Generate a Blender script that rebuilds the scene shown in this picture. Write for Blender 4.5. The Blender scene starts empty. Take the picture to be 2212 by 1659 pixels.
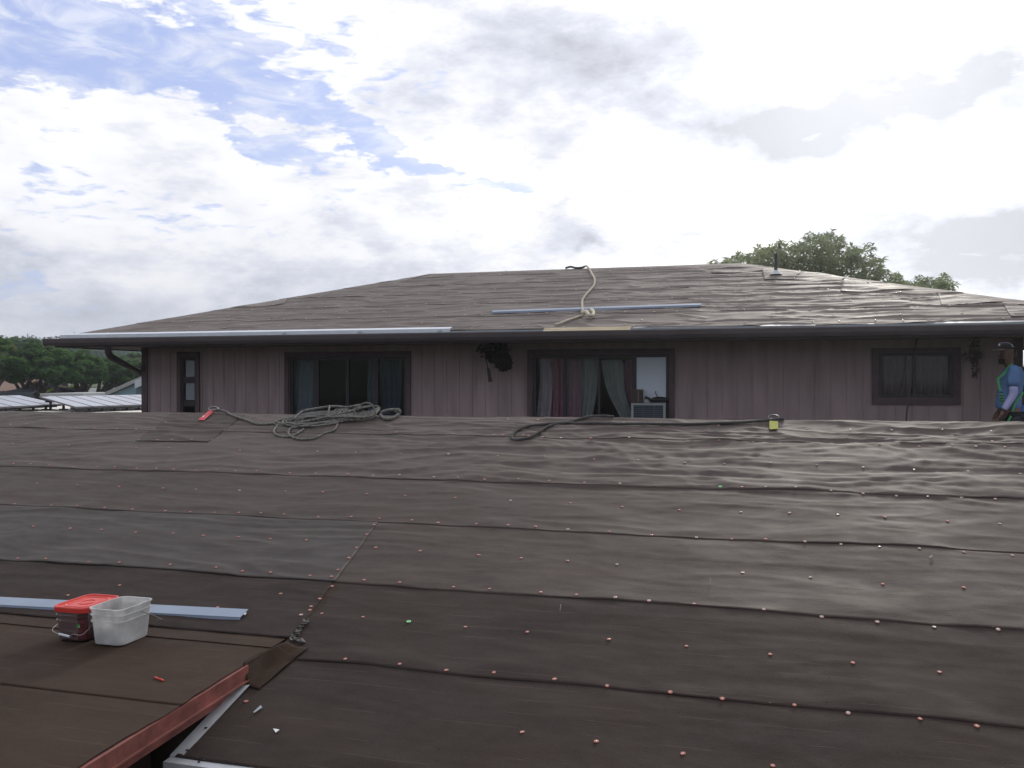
import bpy, bmesh, math, random
import numpy as np
from mathutils import Vector, Matrix
random.seed(7)
SC = bpy.context.scene
COL = SC.collection
R_ = math.radians
# ------------------------------------------------------------------ camera
TH = R_(15.5)                      # the camera looks 15.5 deg to the left of the house's normal
CAM = Vector((0, 0, 6.0))          # eye about 6 m above the ground, standing on the porch roof
cd = bpy.data.cameras.new("camera"); cam = bpy.data.objects.new("camera", cd); COL.objects.link(cam)
cam.location = CAM; cam.rotation_euler = (R_(90 - .226), 0, TH)
cd.sensor_width = 36; cd.lens = 36 * 1900 / 2212; cd.clip_end = 3000; cd.clip_start = .05
SC.camera = cam
SC.view_settings.view_transform = 'Standard'; SC.view_settings.look = 'None'
SC.view_settings.exposure = 0.0; SC.view_settings.gamma = 1
# ------------------------------------------------------------------ world
SUN_EL, SUN_AZ = R_(24), R_(7)     # azimuth clockwise from +Y
def N(nt, t, **kw):
    n = nt.nodes.new(t)
    for k, v in kw.items(): setattr(n, k, v)
    return n
W = bpy.data.worlds.new("World"); SC.world = W; W.use_nodes = True
nt = W.node_tree; nt.nodes.clear()
LK = nt.links.new
out = N(nt, 'ShaderNodeOutputWorld'); bg = N(nt, 'ShaderNodeBackground'); LK(bg.outputs[0], out.inputs[0])
sky = N(nt, 'ShaderNodeTexSky'); sky.sky_type = 'NISHITA'; sky.sun_disc = False
sky.sun_elevation = SUN_EL; sky.sun_rotation = SUN_AZ; sky.altitude = 100; sky.air_density = 1.2; sky.dust_density = 1.0; sky.ozone_density = 2.0
bg.inputs[1].default_value = .1     # everything below is in units of this strength
tc = N(nt, 'ShaderNodeTexCoord')
def mth(op, a, b=None, clamp=False):
    n = N(nt, 'ShaderNodeMath', operation=op, use_clamp=clamp)
    for i, v in enumerate((a, b)):
        if v is None: continue
        if isinstance(v, (int, float)): n.inputs[i].default_value = v
        else: LK(v, n.inputs[i])
    return n.outputs[0]
def mrange(v, a, b, c=0, d=1, smooth=True):
    n = N(nt, 'ShaderNodeMapRange'); n.interpolation_type = 'SMOOTHSTEP' if smooth else 'LINEAR'
    LK(v, n.inputs[0]); n.inputs[1].default_value = a; n.inputs[2].default_value = b
    n.inputs[3].default_value = c; n.inputs[4].default_value = d
    return n.outputs[0]
def noise(vec, scale, detail=6, rough=.55, dist=0.0, color=False):
    n = N(nt, 'ShaderNodeTexNoise'); n.inputs['Scale'].default_value = scale; n.inputs['Detail'].default_value = detail
    n.inputs['Roughness'].default_value = rough; n.inputs['Distortion'].default_value = dist
    LK(vec, n.inputs['Vector']); return n.outputs['Color' if color else 'Fac']
def stretch(vec, sx, sy, sz, rz=0, rx=0, ry=0):
    n = N(nt, 'ShaderNodeMapping'); n.inputs['Scale'].default_value = (sx, sy, sz); n.inputs['Rotation'].default_value = (rx, ry, rz)
    LK(vec, n.inputs[0]); return n.outputs[0]
DIR = tc.outputs['Generated']
sep = N(nt, 'ShaderNodeSeparateXYZ'); LK(stretch(DIR, 1, 1, 1, rz=-TH), sep.inputs[0])
az = mth('ARCTAN2', sep.outputs[0], sep.outputs[1]); el = mth('ARCSINE', sep.outputs[2])
azel = N(nt, 'ShaderNodeCombineXYZ'); LK(az, azel.inputs[0]); LK(el, azel.inputs[1])
# irregular outlines: the cloud map is warped by noise
def warp(amount, scale, det=4):
    c = noise(stretch(DIR, 1, 1, 2.0), scale, det, .6, color=True)
    s = N(nt, 'ShaderNodeVectorMath', operation='SUBTRACT'); LK(c, s.inputs[0]); s.inputs[1].default_value = (.5, .5, .5)
    m = N(nt, 'ShaderNodeVectorMath', operation='SCALE'); LK(s.outputs[0], m.inputs[0]); m.inputs['Scale'].default_value = amount
    a = N(nt, 'ShaderNodeVectorMath', operation='ADD'); LK(azel.outputs[0], a.inputs[0]); LK(m.outputs[0], a.inputs[1])
    return a.outputs[0]
WP = warp(.22, 5.0, 6)
WS = warp(.16, 5.0, 5)
def blob(x, y, rx, ry, rot, w, vec=None):
    """a patch of sky centred on a direction (given by its place in the photograph), value w inside falling to 0"""
    a = math.atan((x - 1106) / 1900); e = math.atan((822 - y) / 1900 * math.cos(a))
    n = N(nt, 'ShaderNodeMapping'); n.vector_type = 'TEXTURE'
    n.inputs['Location'].default_value = (a, e, 0); n.inputs['Rotation'].default_value = (0, 0, R_(-rot))
    n.inputs['Scale'].default_value = (rx / 1900, ry / 1900, 1)
    LK(vec or WP, n.inputs[0])
    l = N(nt, 'ShaderNodeVectorMath', operation='LENGTH'); LK(n.outputs[0], l.inputs[0])
    return mrange(l.outputs['Value'], 0.15, 1.0, w, 0)
def total(bl):
    o = bl[0]
    for b in bl[1:]: o = mth('ADD', o, b)
    return o
big = noise(stretch(DIR, 1, 1, 2.4), 3.2, 8, .58)
fine = noise(stretch(DIR, 1, 1, 2.6), 11, 8, .62, .3)
mack = noise(stretch(DIR, 1, 1, 3.6, ry=R_(-10)), 26, 5, .55, .4)
clear = total([blob(60, 60, 520, 190, 12, 1.3), blob(300, 110, 420, 130, 16, .95), blob(520, 250, 330, 60, 17, .7), blob(740, 290, 220, 46, 16, .7),
               blob(930, 370, 250, 48, 18, .75), blob(1080, 400, 200, 26, 18, .6), blob(70, 615, 130, 45, 0, .75), blob(290, 490, 330, 60, -4, .42), blob(480, 120, 520, 190, 10, .42),
               blob(860, 180, 150, 70, 0, .3), blob(500, 540, 150, 60, 0, .3)])
# behind the camera the sky is mostly open
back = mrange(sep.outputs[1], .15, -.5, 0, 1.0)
cover = mth('SUBTRACT', mth('ADD', mth('MULTIPLY', big, .7), mth('MULTIPLY', fine, .5)), mth('MULTIPLY', clear, .62))
cover = mth('ADD', cover, mth('MULTIPLY', mth('SUBTRACT', mack, .5), 1.45))
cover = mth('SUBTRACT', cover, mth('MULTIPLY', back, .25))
veil = mrange(noise(stretch(DIR, 1.0, 1.0, 3.0, ry=R_(14)), 13, 7, .62, .6), .40, .70, .0, .62)
cmask = mth('MAXIMUM', mrange(cover, .03, .42), veil)
grey = total([blob(1150, 130, 420, 190, 5, .6, WS), blob(1480, 190, 400, 150, 12, .95, WS), blob(1130, 270, 170, 120, 20, .5), blob(1600, 300, 300, 85, 10, 1.15, WS),
              blob(1830, 270, 380, 95, -22, 1.25, WS), blob(2010, 170, 240, 70, -25, .9), blob(2200, 170, 210, 240, -30, .9, WS), blob(2160, 510, 340, 95, 4, 1.9, WS), blob(1930, 400, 130, 60, 35, .5),
              blob(1900, 510, 330, 90, 0, .7), blob(30, 560, 190, 75, 5, .75), blob(380, 660, 700, 110, 0, .75, WS), blob(760, 490, 110, 50, 10, .5),
              blob(1250, 540, 150, 90, 0, .8), blob(1180, 490, 60, 40, 0, .6), blob(1350, 420, 90, 50, -10, .5), blob(1480, 553, 70, 24, 0, .6), blob(1310, 556, 50, 26, 0, .6), blob(900, 600, 500, 70, 0, .4), blob(480, 440, 130, 70, 20, .35), blob(900, 250, 250, 90, 5, .3)])
puff = noise(stretch(DIR, 1, 1, 1.8), 9, 7, .6)
shade = mth('ADD', mth('MULTIPLY', grey, mrange(puff, .22, .72, .15, 1.35)), mrange(noise(stretch(DIR, 1, 1, 2.6), 8, 9, .68), .40, .72, 0, .62))
# radiance of the cloud (times the background strength .1)
glow = total([blob(1750, 120, 900, 560, 0, 1.0, azel.outputs[0]), blob(1700, 430, 900, 300, 0, .75, azel.outputs[0])])
lum = mth('ADD', mth('SUBTRACT', 11.2, mth('MULTIPLY', shade, 3.9)), mth('MULTIPLY', glow, mrange(shade, .42, 0, .0, 6)))
lum = mth('MAXIMUM', lum, 4.6)
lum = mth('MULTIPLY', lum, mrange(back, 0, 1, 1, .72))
gw = N(nt, 'ShaderNodeMix', data_type='RGBA'); LK(mth('MULTIPLY', mrange(glow, 0, 1), mrange(shade, .9, .2, 0, 1)), gw.inputs[0])
gs = N(nt, 'ShaderNodeMix', data_type='RGBA'); LK(mrange(shade, 0, 1.1), gs.inputs[0])
gs.inputs[6].default_value = (1, 1, 1.02, 1); gs.inputs[7].default_value = (.86, .90, 1.04, 1)
LK(gs.outputs[2], gw.inputs[6]); gw.inputs[7].default_value = (1.03, 1.0, .95, 1)
ccol = N(nt, 'ShaderNodeVectorMath', operation='SCALE'); LK(gw.outputs[2], ccol.inputs[0]); LK(lum, ccol.inputs['Scale'])
blue = N(nt, 'ShaderNodeMix', data_type='RGBA', blend_type='MIX'); blue.inputs[0].default_value = .55
LK(sky.outputs[0], blue.inputs[6]); blue.inputs[7].default_value = (5.2, 6.2, 11.5, 1)
fin = N(nt, 'ShaderNodeMix', data_type='RGBA'); LK(cmask, fin.inputs[0]); LK(blue.outputs[2], fin.inputs[6]); LK(ccol.outputs[0], fin.inputs[7])
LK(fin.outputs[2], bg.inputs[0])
W.cycles.sampling_method = 'MANUAL'; W.cycles.sample_map_resolution = 1024
sd = bpy.data.lights.new("sun", 'SUN'); so = bpy.data.objects.new("sun", sd); COL.objects.link(so)
sd.energy = 1.6; sd.angle = R_(9); sd.color = (1, .94, .84)
sdir = Vector((math.sin(SUN_AZ) * math.cos(SUN_EL), math.cos(SUN_AZ) * math.cos(SUN_EL), math.sin(SUN_EL)))
so.rotation_euler = sdir.to_track_quat('Z', 'Y').to_euler(); so.location = (0, 20, 40)
# ------------------------------------------------------------------ measuring helpers: a photo point -> a point on a real surface
a_ = -R_(.226)
Fv = Vector((-math.sin(TH) * math.cos(a_), math.cos(TH) * math.cos(a_), math.sin(a_))); Rv = Vector((math.cos(TH), math.sin(TH), 0)); Uv = Rv.cross(Fv)
def ray(x, y): return Fv + Rv * ((x - 1106) / 1900) + Uv * ((829.5 - y) / 1900)
def at(x, y, t): return CAM + ray(x, y) * t
def onY(x, y, Y): r = ray(x, y); return CAM + r * (Y / r.y)
def onZ(x, y, Z): r = ray(x, y); return CAM + r * ((Z - 6) / r.z)
def plane(x, y, z0, s):
    r = ray(x, y); return CAM + r * ((z0 - 6) / (r.z - s * r.y))
MS, MZ = .26, 3.532                # gable roof: z = MZ + MS*y
RIDGE = 8.14
BS, BZ = .035, 4.477               # porch roof
US, UZ = .30, 3.22                 # hip roof
def onM(x, y):
    p = plane(x, y, MZ, MS)
    if p.y > RIDGE - .02 or p.y < 0: p = onY(x, y, RIDGE - .02)
    return p
def onB(x, y): return plane(x, y, BZ, BS)
def onU(x, y): return plane(x, y, UZ, US)
# ------------------------------------------------------------------ numpy noise
def perl(x, y, seed=0):
    x = np.asarray(x, float); y = np.asarray(y, float)
    xi = np.floor(x).astype(np.int64); yi = np.floor(y).astype(np.int64); xf = x - xi; yf = y - yi
    def g(ix, iy, fx, fy):
        h = (ix * 374761393 + iy * 668265263 + seed * 974634777) & 0xffffffff
        h = ((h ^ (h >> 13)) * 1274126177) & 0xffffffff
        h = (h ^ (h >> 16)) & 0xffff
        a = h / 65536.0 * 2 * np.pi
        return np.cos(a) * fx + np.sin(a) * fy
    u = xf * xf * xf * (xf * (xf * 6 - 15) + 10); v = yf * yf * yf * (yf * (yf * 6 - 15) + 10)
    a = g(xi, yi, xf, yf); b = g(xi + 1, yi, xf - 1, yf); c = g(xi, yi + 1, xf, yf - 1); d = g(xi + 1, yi + 1, xf - 1, yf - 1)
    return (a + (b - a) * u + (c - a) * v + (a - b - c + d) * u * v) * 1.4
# ------------------------------------------------------------------ materials
def mat(name, col, rough=.6, metal=0, spec=.5, var=0.0, vscale=6, col2=None, bump=0, bscale=60, detail=4, stretchv=(1, 1, 1), rvar=0, sheen=0, coord='Object', vsharp=(.3, .7)):
    m = bpy.data.materials.new(name); m.use_nodes = True; t = m.node_tree; b = t.nodes['Principled BSDF']
    b.inputs['Base Color'].default_value = (*col, 1); b.inputs['Roughness'].default_value = rough
    b.inputs['Metallic'].default_value = metal; b.inputs['Specular IOR Level'].default_value = spec
    if sheen: b.inputs['Sheen Weight'].default_value = sheen
    if var or col2 or bump or rvar:
        c = N(t, 'ShaderNodeTexCoord'); mp = N(t, 'ShaderNodeMapping'); t.links.new(c.outputs[coord], mp.inputs[0]); mp.inputs['Scale'].default_value = stretchv
    if var or col2 or rvar:
        n = N(t, 'ShaderNodeTexNoise'); n.inputs['Scale'].default_value = vscale; n.inputs['Detail'].default_value = detail; t.links.new(mp.outputs[0], n.inputs['Vector'])
        r = N(t, 'ShaderNodeMapRange'); r.inputs[1].default_value = vsharp[0]; r.inputs[2].default_value = vsharp[1]; t.links.new(n.outputs['Fac'], r.inputs[0])
        mx = N(t, 'ShaderNodeMix', data_type='RGBA'); t.links.new(r.outputs[0], mx.inputs[0])
        c2 = col2 or tuple(v * (1 - var) for v in col)
        mx.inputs[6].default_value = (*c2, 1); mx.inputs[7].default_value = (*[v * (1 + (0 if col2 else var)) for v in col], 1)
        t.links.new(mx.outputs[2], b.inputs['Base Color'])
        if rvar:
            rr = N(t, 'ShaderNodeMapRange'); t.links.new(r.outputs[0], rr.inputs[0]); rr.inputs[3].default_value = rough - rvar; rr.inputs[4].default_value = rough + rvar
            t.links.new(rr.outputs[0], b.inputs['Roughness'])
    if bump:
        n2 = N(t, 'ShaderNodeTexNoise'); n2.inputs['Scale'].default_value = bscale; n2.inputs['Detail'].default_value = 5; t.links.new(mp.outputs[0], n2.inputs['Vector'])
        bp = N(t, 'ShaderNodeBump'); bp.inputs['Strength'].default_value = bump; bp.inputs['Distance'].default_value = .01
        t.links.new(n2.outputs['Fac'], bp.inputs['Height']); t.links.new(bp.outputs[0], b.inputs['Normal'])
    return m
def felt_mat(name, c1, c2, rough, spec=.5, dirt=True, sheen=0):
    """asphalt felt: mottled, faint lengthwise streaks, scuffs and dirt spots"""
    m = bpy.data.materials.new(name); m.use_nodes = True; t = m.node_tree; b = t.nodes['Principled BSDF']; L = t.links.new
    c = N(t, 'ShaderNodeTexCoord'); P = c.outputs['Object']
    def nz(scale, sv, det=5, ro=.55):
        mp = N(t, 'ShaderNodeMapping'); mp.inputs['Scale'].default_value = sv; L(P, mp.inputs[0])
        n = N(t, 'ShaderNodeTexNoise'); n.inputs['Scale'].default_value = scale; n.inputs['Detail'].default_value = det; n.inputs['Roughness'].default_value = ro
        L(mp.outputs[0], n.inputs['Vector']); return n.outputs['Fac']
    def mr(v, a, b_, c_=0., d=1.):
        r = N(t, 'ShaderNodeMapRange'); L(v, r.inputs[0]); r.inputs[1].default_value = a; r.inputs[2].default_value = b_; r.inputs[3].default_value = c_; r.inputs[4].default_value = d; return r.outputs[0]
    def mix(f, A, B):
        x = N(t, 'ShaderNodeMix', data_type='RGBA'); L(f, x.inputs[0])
        for i, v in ((6, A), (7, B)):
            if isinstance(v, tuple): x.inputs[i].default_value = (*v, 1)
            else: L(v, x.inputs[i])
        return x.outputs[2]
    base = mix(mr(nz(1.1, (1, 2.2, 1), 6, .6), .35, .65), c1, c2)
    base = mix(mr(nz(14, (1, 1, 1), 8, .7), .35, .75, 0, .35), base, tuple(v * 1.5 for v in c1))
    if dirt: base = mix(mr(nz(5, (.25, 12, 1), 3), .60, .72, 0, .10), base, tuple(v * 2.6 + .01 for v in c1))      # faint chalk streaks
    if dirt:
        base = mix(mr(nz(2.3, (1, 1, 1), 9, .72), .60, .74, 0, .55), base, (.028, .020, .014))
        base = mix(mr(nz(42, (1, 1, 1), 2, .4), .73, .77, 0, .8), base, (.008, .007, .006))
    base = mix(mr(nz(230, (1, 1, 1), 2, .5), .55, .75, 0, .35), base, tuple(v * 2.4 for v in c1))                # grain
    sp = N(t, 'ShaderNodeSeparateXYZ'); L(P, sp.inputs[0])
    def mm(op, a, v=None):
        x = N(t, 'ShaderNodeMath', operation=op); L(a, x.inputs[0])
        if v is not None:
            if isinstance(v, float): x.inputs[1].default_value = v
            else: L(v, x.inputs[1])
        return x.outputs[0]
    line = mm('LESS_THAN', mm('FRACT', mm('MULTIPLY', sp.outputs[1], 10.3)), .028)                           # printed dashes along the sheet
    dash = mm('MULTIPLY', line, mr(nz(3.2, (1, 7, 1), 2, .4), .54, .58, 0, .55))
    base = mix(dash, base, tuple(v * 3.0 + .01 for v in c1))
    L(base, b.inputs['Base Color'])
    L(mr(nz(3.0, (1, 2, 1), 6, .6), .3, .7, rough - .06, rough + .08), b.inputs['Roughness'])
    b.inputs['Specular IOR Level'].default_value = spec
    if sheen: b.inputs['Sheen Weight'].default_value = sheen; b.inputs['Sheen Roughness'].default_value = .4
    bp = N(t, 'ShaderNodeBump'); bp.inputs['Strength'].default_value = .35; bp.inputs['Distance'].default_value = .004
    L(nz(160, (1, 1, 1), 3), bp.inputs['Height'])
    b2 = N(t, 'ShaderNodeBump'); b2.inputs['Strength'].default_value = .16; b2.inputs['Distance'].default_value = .012; L(nz(9, (.7, 1.6, 1), 7, .62), b2.inputs['Height']); L(bp.outputs[0], b2.inputs['Normal'])
    L(b2.outputs[0], b.inputs['Normal'])
    return m
M = {}
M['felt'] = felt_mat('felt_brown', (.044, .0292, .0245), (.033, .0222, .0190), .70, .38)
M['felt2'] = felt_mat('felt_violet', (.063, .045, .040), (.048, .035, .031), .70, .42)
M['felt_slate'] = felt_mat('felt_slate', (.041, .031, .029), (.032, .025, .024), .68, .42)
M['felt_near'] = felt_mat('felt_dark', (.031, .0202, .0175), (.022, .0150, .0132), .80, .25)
M['felt_gran'] = felt_mat('felt_granular', (.034, .0185, .0110), (.023, .0128, .008), .85, .25)
M['felt_up'] = felt_mat('felt_hip', (.118, .094, .084), (.102, .081, .073), .64, .45, dirt=False)
M['felt_pale'] = felt_mat('felt_pale', (.165, .14, .125), (.14, .118, .108), .62, .5, dirt=False)
M['wall'] = mat('mauve_siding', (.325, .250, .250), .75, var=.20, vscale=1.6, bump=.15, bscale=40, stretchv=(4, 4, .5), detail=8)
M['trim'] = mat('dark_trim', (.085, .055, .062), .6, var=.2, vscale=8)
M['frame'] = mat('bronze_frame', (.034, .030, .036), .45, .2)
M['gutter'] = mat('gutter_brown', (.075, .060, .064), .5, var=.15, vscale=3)
M['soffit'] = mat('soffit_brown', (.15, .115, .11), .8, var=.15, vscale=4)
M['steel'] = mat('galvanised_steel', (.30, .33, .36), .45, .2, var=.10, vscale=9)
M['steel_new'] = mat('bright_steel', (.62, .66, .72), .32, .4, var=.06, vscale=9)
M['steel_blue'] = mat('blue_film_metal', (.23, .285, .38), .42, .2, var=.08, vscale=4)
M['white_metal'] = mat('white_drip_metal', (.48, .50, .53), .45, .35, var=.10, vscale=12)
M['red_paint'] = mat('red_fascia_paint', (.185, .056, .046), .6, var=.38, vscale=9, bump=.25, bscale=30, detail=8)
M['red_plastic'] = mat('red_plastic', (.60, .045, .035), .38, var=.08, vscale=20)
M['cap_red'] = mat('cap_red', (.40, .115, .07), .35, spec=.7)
M['cap_pale'] = mat('cap_glare', (.50, .31, .25), .32, spec=.7)  # whitish glare on the red caps, put into a paler base colour
M['cap_green'] = mat('cap_green', (.16, .62, .20), .3)
M['nail'] = mat('nail_head', (.6, .6, .6), .25, .8)
M['wood'] = mat('raw_pine', (.80, .66, .44), .7, var=.18, vscale=5, stretchv=(.6, 6, 6))
M['dark'] = mat('dark_interior', (.030, .030, .032), .9)
M['black'] = mat('black_plastic', (.012, .012, .014), .5)
M['white'] = mat('white_paint', (.75, .75, .73), .6, var=.05)
def glass_mat(name, tint=(.88, .90, .91), rough=.03):
    m = bpy.data.materials.new(name); m.use_nodes = True; t = m.node_tree; t.nodes.clear(); L = t.links.new
    o = N(t, 'ShaderNodeOutputMaterial'); mx = N(t, 'ShaderNodeMixShader'); tr = N(t, 'ShaderNodeBsdfTransparent'); gl = N(t, 'ShaderNodeBsdfGlossy')
    fr = N(t, 'ShaderNodeFresnel'); fr.inputs[0].default_value = 1.32
    tr.inputs[0].default_value = (*tint, 1); gl.inputs['Roughness'].default_value = rough
    L(fr.outputs[0], mx.inputs[0]); L(tr.outputs[0], mx.inputs[1]); L(gl.outputs[0], mx.inputs[2]); L(mx.outputs[0], o.inputs[0])
    return m
M['glass'] = glass_mat('window_glass')
def translucent_mat(name, col, alpha=.4):
    m = bpy.data.materials.new(name); m.use_nodes = True; t = m.node_tree; t.nodes.clear(); L = t.links.new
    o = N(t, 'ShaderNodeOutputMaterial')
    df = N(t, 'ShaderNodeBsdfDiffuse'); tl = N(t, 'ShaderNodeBsdfTranslucent'); tr = N(t, 'ShaderNodeBsdfTransparent'); gl = N(t, 'ShaderNodeBsdfGlossy'); gl.inputs['Roughness'].default_value = .3
    c = N(t, 'ShaderNodeTexCoord'); n = N(t, 'ShaderNodeTexNoise'); n.inputs['Scale'].default_value = 14; n.inputs['Detail'].default_value = 6; L(c.outputs['Object'], n.inputs['Vector'])
    mp = N(t, 'ShaderNodeMapRange'); L(n.outputs['Fac'], mp.inputs[0]); mp.inputs[1].default_value = .35; mp.inputs[2].default_value = .7
    mc = N(t, 'ShaderNodeMix', data_type='RGBA'); L(mp.outputs[0], mc.inputs[0]); mc.inputs[6].default_value = (*[v * .72 for v in col], 1); mc.inputs[7].default_value = (*col, 1)
    L(mc.outputs[2], df.inputs[0]); L(mc.outputs[2], tl.inputs[0])
    a = N(t, 'ShaderNodeMixShader'); a.inputs[0].default_value = .55; L(df.outputs[0], a.inputs[1]); L(tl.outputs[0], a.inputs[2])
    b = N(t, 'ShaderNodeMixShader'); b.inputs[0].default_value = alpha; L(a.outputs[0], b.inputs[1]); L(tr.outputs[0], b.inputs[2])
    d = N(t, 'ShaderNodeMixShader'); fr = N(t, 'ShaderNodeFresnel'); L(fr.outputs[0], d.inputs[0]); L(b.outputs[0], d.inputs[1]); L(gl.outputs[0], d.inputs[2])
    L(d.outputs[0], o.inputs[0]); return m
M['milky'] = translucent_mat('milky_plastic', (.96, .96, .96), .15)
M['clear'] = translucent_mat('clear_plastic', (.42, .16, .18), .80)
def leaf_mat(name, c1, c2, c3=None, trans=.35, scale=.6):
    m = bpy.data.materials.new(name); m.use_nodes = True; t = m.node_tree; t.nodes.clear(); L = t.links.new
    o = N(t, 'ShaderNodeOutputMaterial'); df = N(t, 'ShaderNodeBsdfDiffuse'); tl = N(t, 'ShaderNodeBsdfTranslucent'); mx = N(t, 'ShaderNodeMixShader'); mx.inputs[0].default_value = trans
    c = N(t, 'ShaderNodeTexCoord'); n = N(t, 'ShaderNodeTexNoise'); n.inputs['Scale'].default_value = scale; n.inputs['Detail'].default_value = 5; L(c.outputs['Object'], n.inputs['Vector'])
    cr = N(t, 'ShaderNodeValToRGB'); L(n.outputs['Fac'], cr.inputs[0]); e = cr.color_ramp.elements
    e[0].position = .35; e[0].color = (*c1, 1); e[1].position = .62; e[1].color = (*c2, 1)
    if c3: x = e.new(.72); x.color = (*c3, 1)
    L(cr.outputs[0], df.inputs[0]); L(cr.outputs[0], tl.inputs[0]); L(df.outputs[0], mx.inputs[1]); L(tl.outputs[0], mx.inputs[2]); L(mx.outputs[0], o.inputs[0])
    return m
M['leaf'] = leaf_mat('monkeypod_leaf', (.055, .11, .040), (.10, .19, .055), (.22, .18, .08))
M['leaf_dark'] = leaf_mat('far_leaf', (.055, .085, .070), (.075, .115, .075))
M['leaf_plum'] = leaf_mat('rosette_leaf', (.21, .25, .15), (.29, .33, .19), trans=.55)
M['leaf_shrub'] = leaf_mat('shrub_leaf', (.10, .17, .03), (.20, .26, .05))
M['leaf_yellow'] = leaf_mat('yellow_leaf', (.22, .20, .02), (.36, .33, .03))
M['bark'] = mat('bark', (.060, .045, .038), .9, var=.3, vscale=3, bump=.4, bscale=8)
M['ground'] = mat('ground', (.10, .11, .05), .95, col2=(.05, .08, .03), vscale=.08, detail=8)
M['rope'] = mat('grey_rope', (.14, .135, .125), .85, var=.55, vscale=40)
M['rope_dark'] = mat('dark_rope', (.060, .055, .055), .8, var=.25, vscale=40)
M['rope_tan'] = mat('tan_rope', (.52, .45, .36), .85, var=.25, vscale=40)
# ------------------------------------------------------------------ object helpers
def tag(o, label=None, cat=None, group=None, kind=None):
    if label: o['label'] = label
    if cat: o['category'] = cat
    if group: o['group'] = group
    if kind: o['kind'] = kind
    return o
def thing(name, loc, label, cat, group=None):
    o = bpy.data.objects.new(name, None); COL.objects.link(o); o.location = loc; o.empty_display_size = .2
    return tag(o, label, cat, group)
def base_of(o):
    v = Vector((0, 0, 0))
    while o is not None: v = v + Vector(o.location); o = o.parent
    return v
def link(name, verts, faces, m, parent=None, origin=None, smooth=False, mids=None):
    """one mesh object from world coordinates"""
    V = np.asarray([tuple(v) for v in verts], float) if not isinstance(verts, np.ndarray) else verts
    if parent is not None: og = base_of(parent); loc = Vector((0, 0, 0)) if origin is None else Vector(origin) - og; off = og + loc
    else:
        off = Vector(origin) if origin is not None else Vector((float(V[:, 0].mean()), float(V[:, 1].mean()), float(V[:, 2].min()))); loc = off
    V = V - np.array(off)
    me = bpy.data.meshes.new(name)
    if isinstance(faces, np.ndarray):
        nf, k = faces.shape
        me.vertices.add(len(V)); me.vertices.foreach_set('co', V.astype(np.float32).ravel())
        me.loops.add(nf * k); me.loops.foreach_set('vertex_index', faces.astype(np.int32).ravel())
        me.polygons.add(nf); me.polygons.foreach_set('loop_start', np.arange(0, nf * k, k, dtype=np.int32)); me.polygons.foreach_set('loop_total', np.full(nf, k, dtype=np.int32))
        me.update(calc_edges=True)
    else: me.from_pydata([tuple(v) for v in V], [], faces)
    for mm in (m if isinstance(m, (list, tuple)) else [m]): me.materials.append(mm)
    if mids is not None: me.polygons.foreach_set('material_index', np.asarray(mids, dtype=np.int32))
    if smooth: me.polygons.foreach_set('use_smooth', np.ones(len(me.polygons), dtype=bool))
    me.validate(); me.update()
    o = bpy.data.objects.new(name, me); COL.objects.link(o); o.location = loc
    if parent is not None: o.parent = parent
    return o
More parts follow.
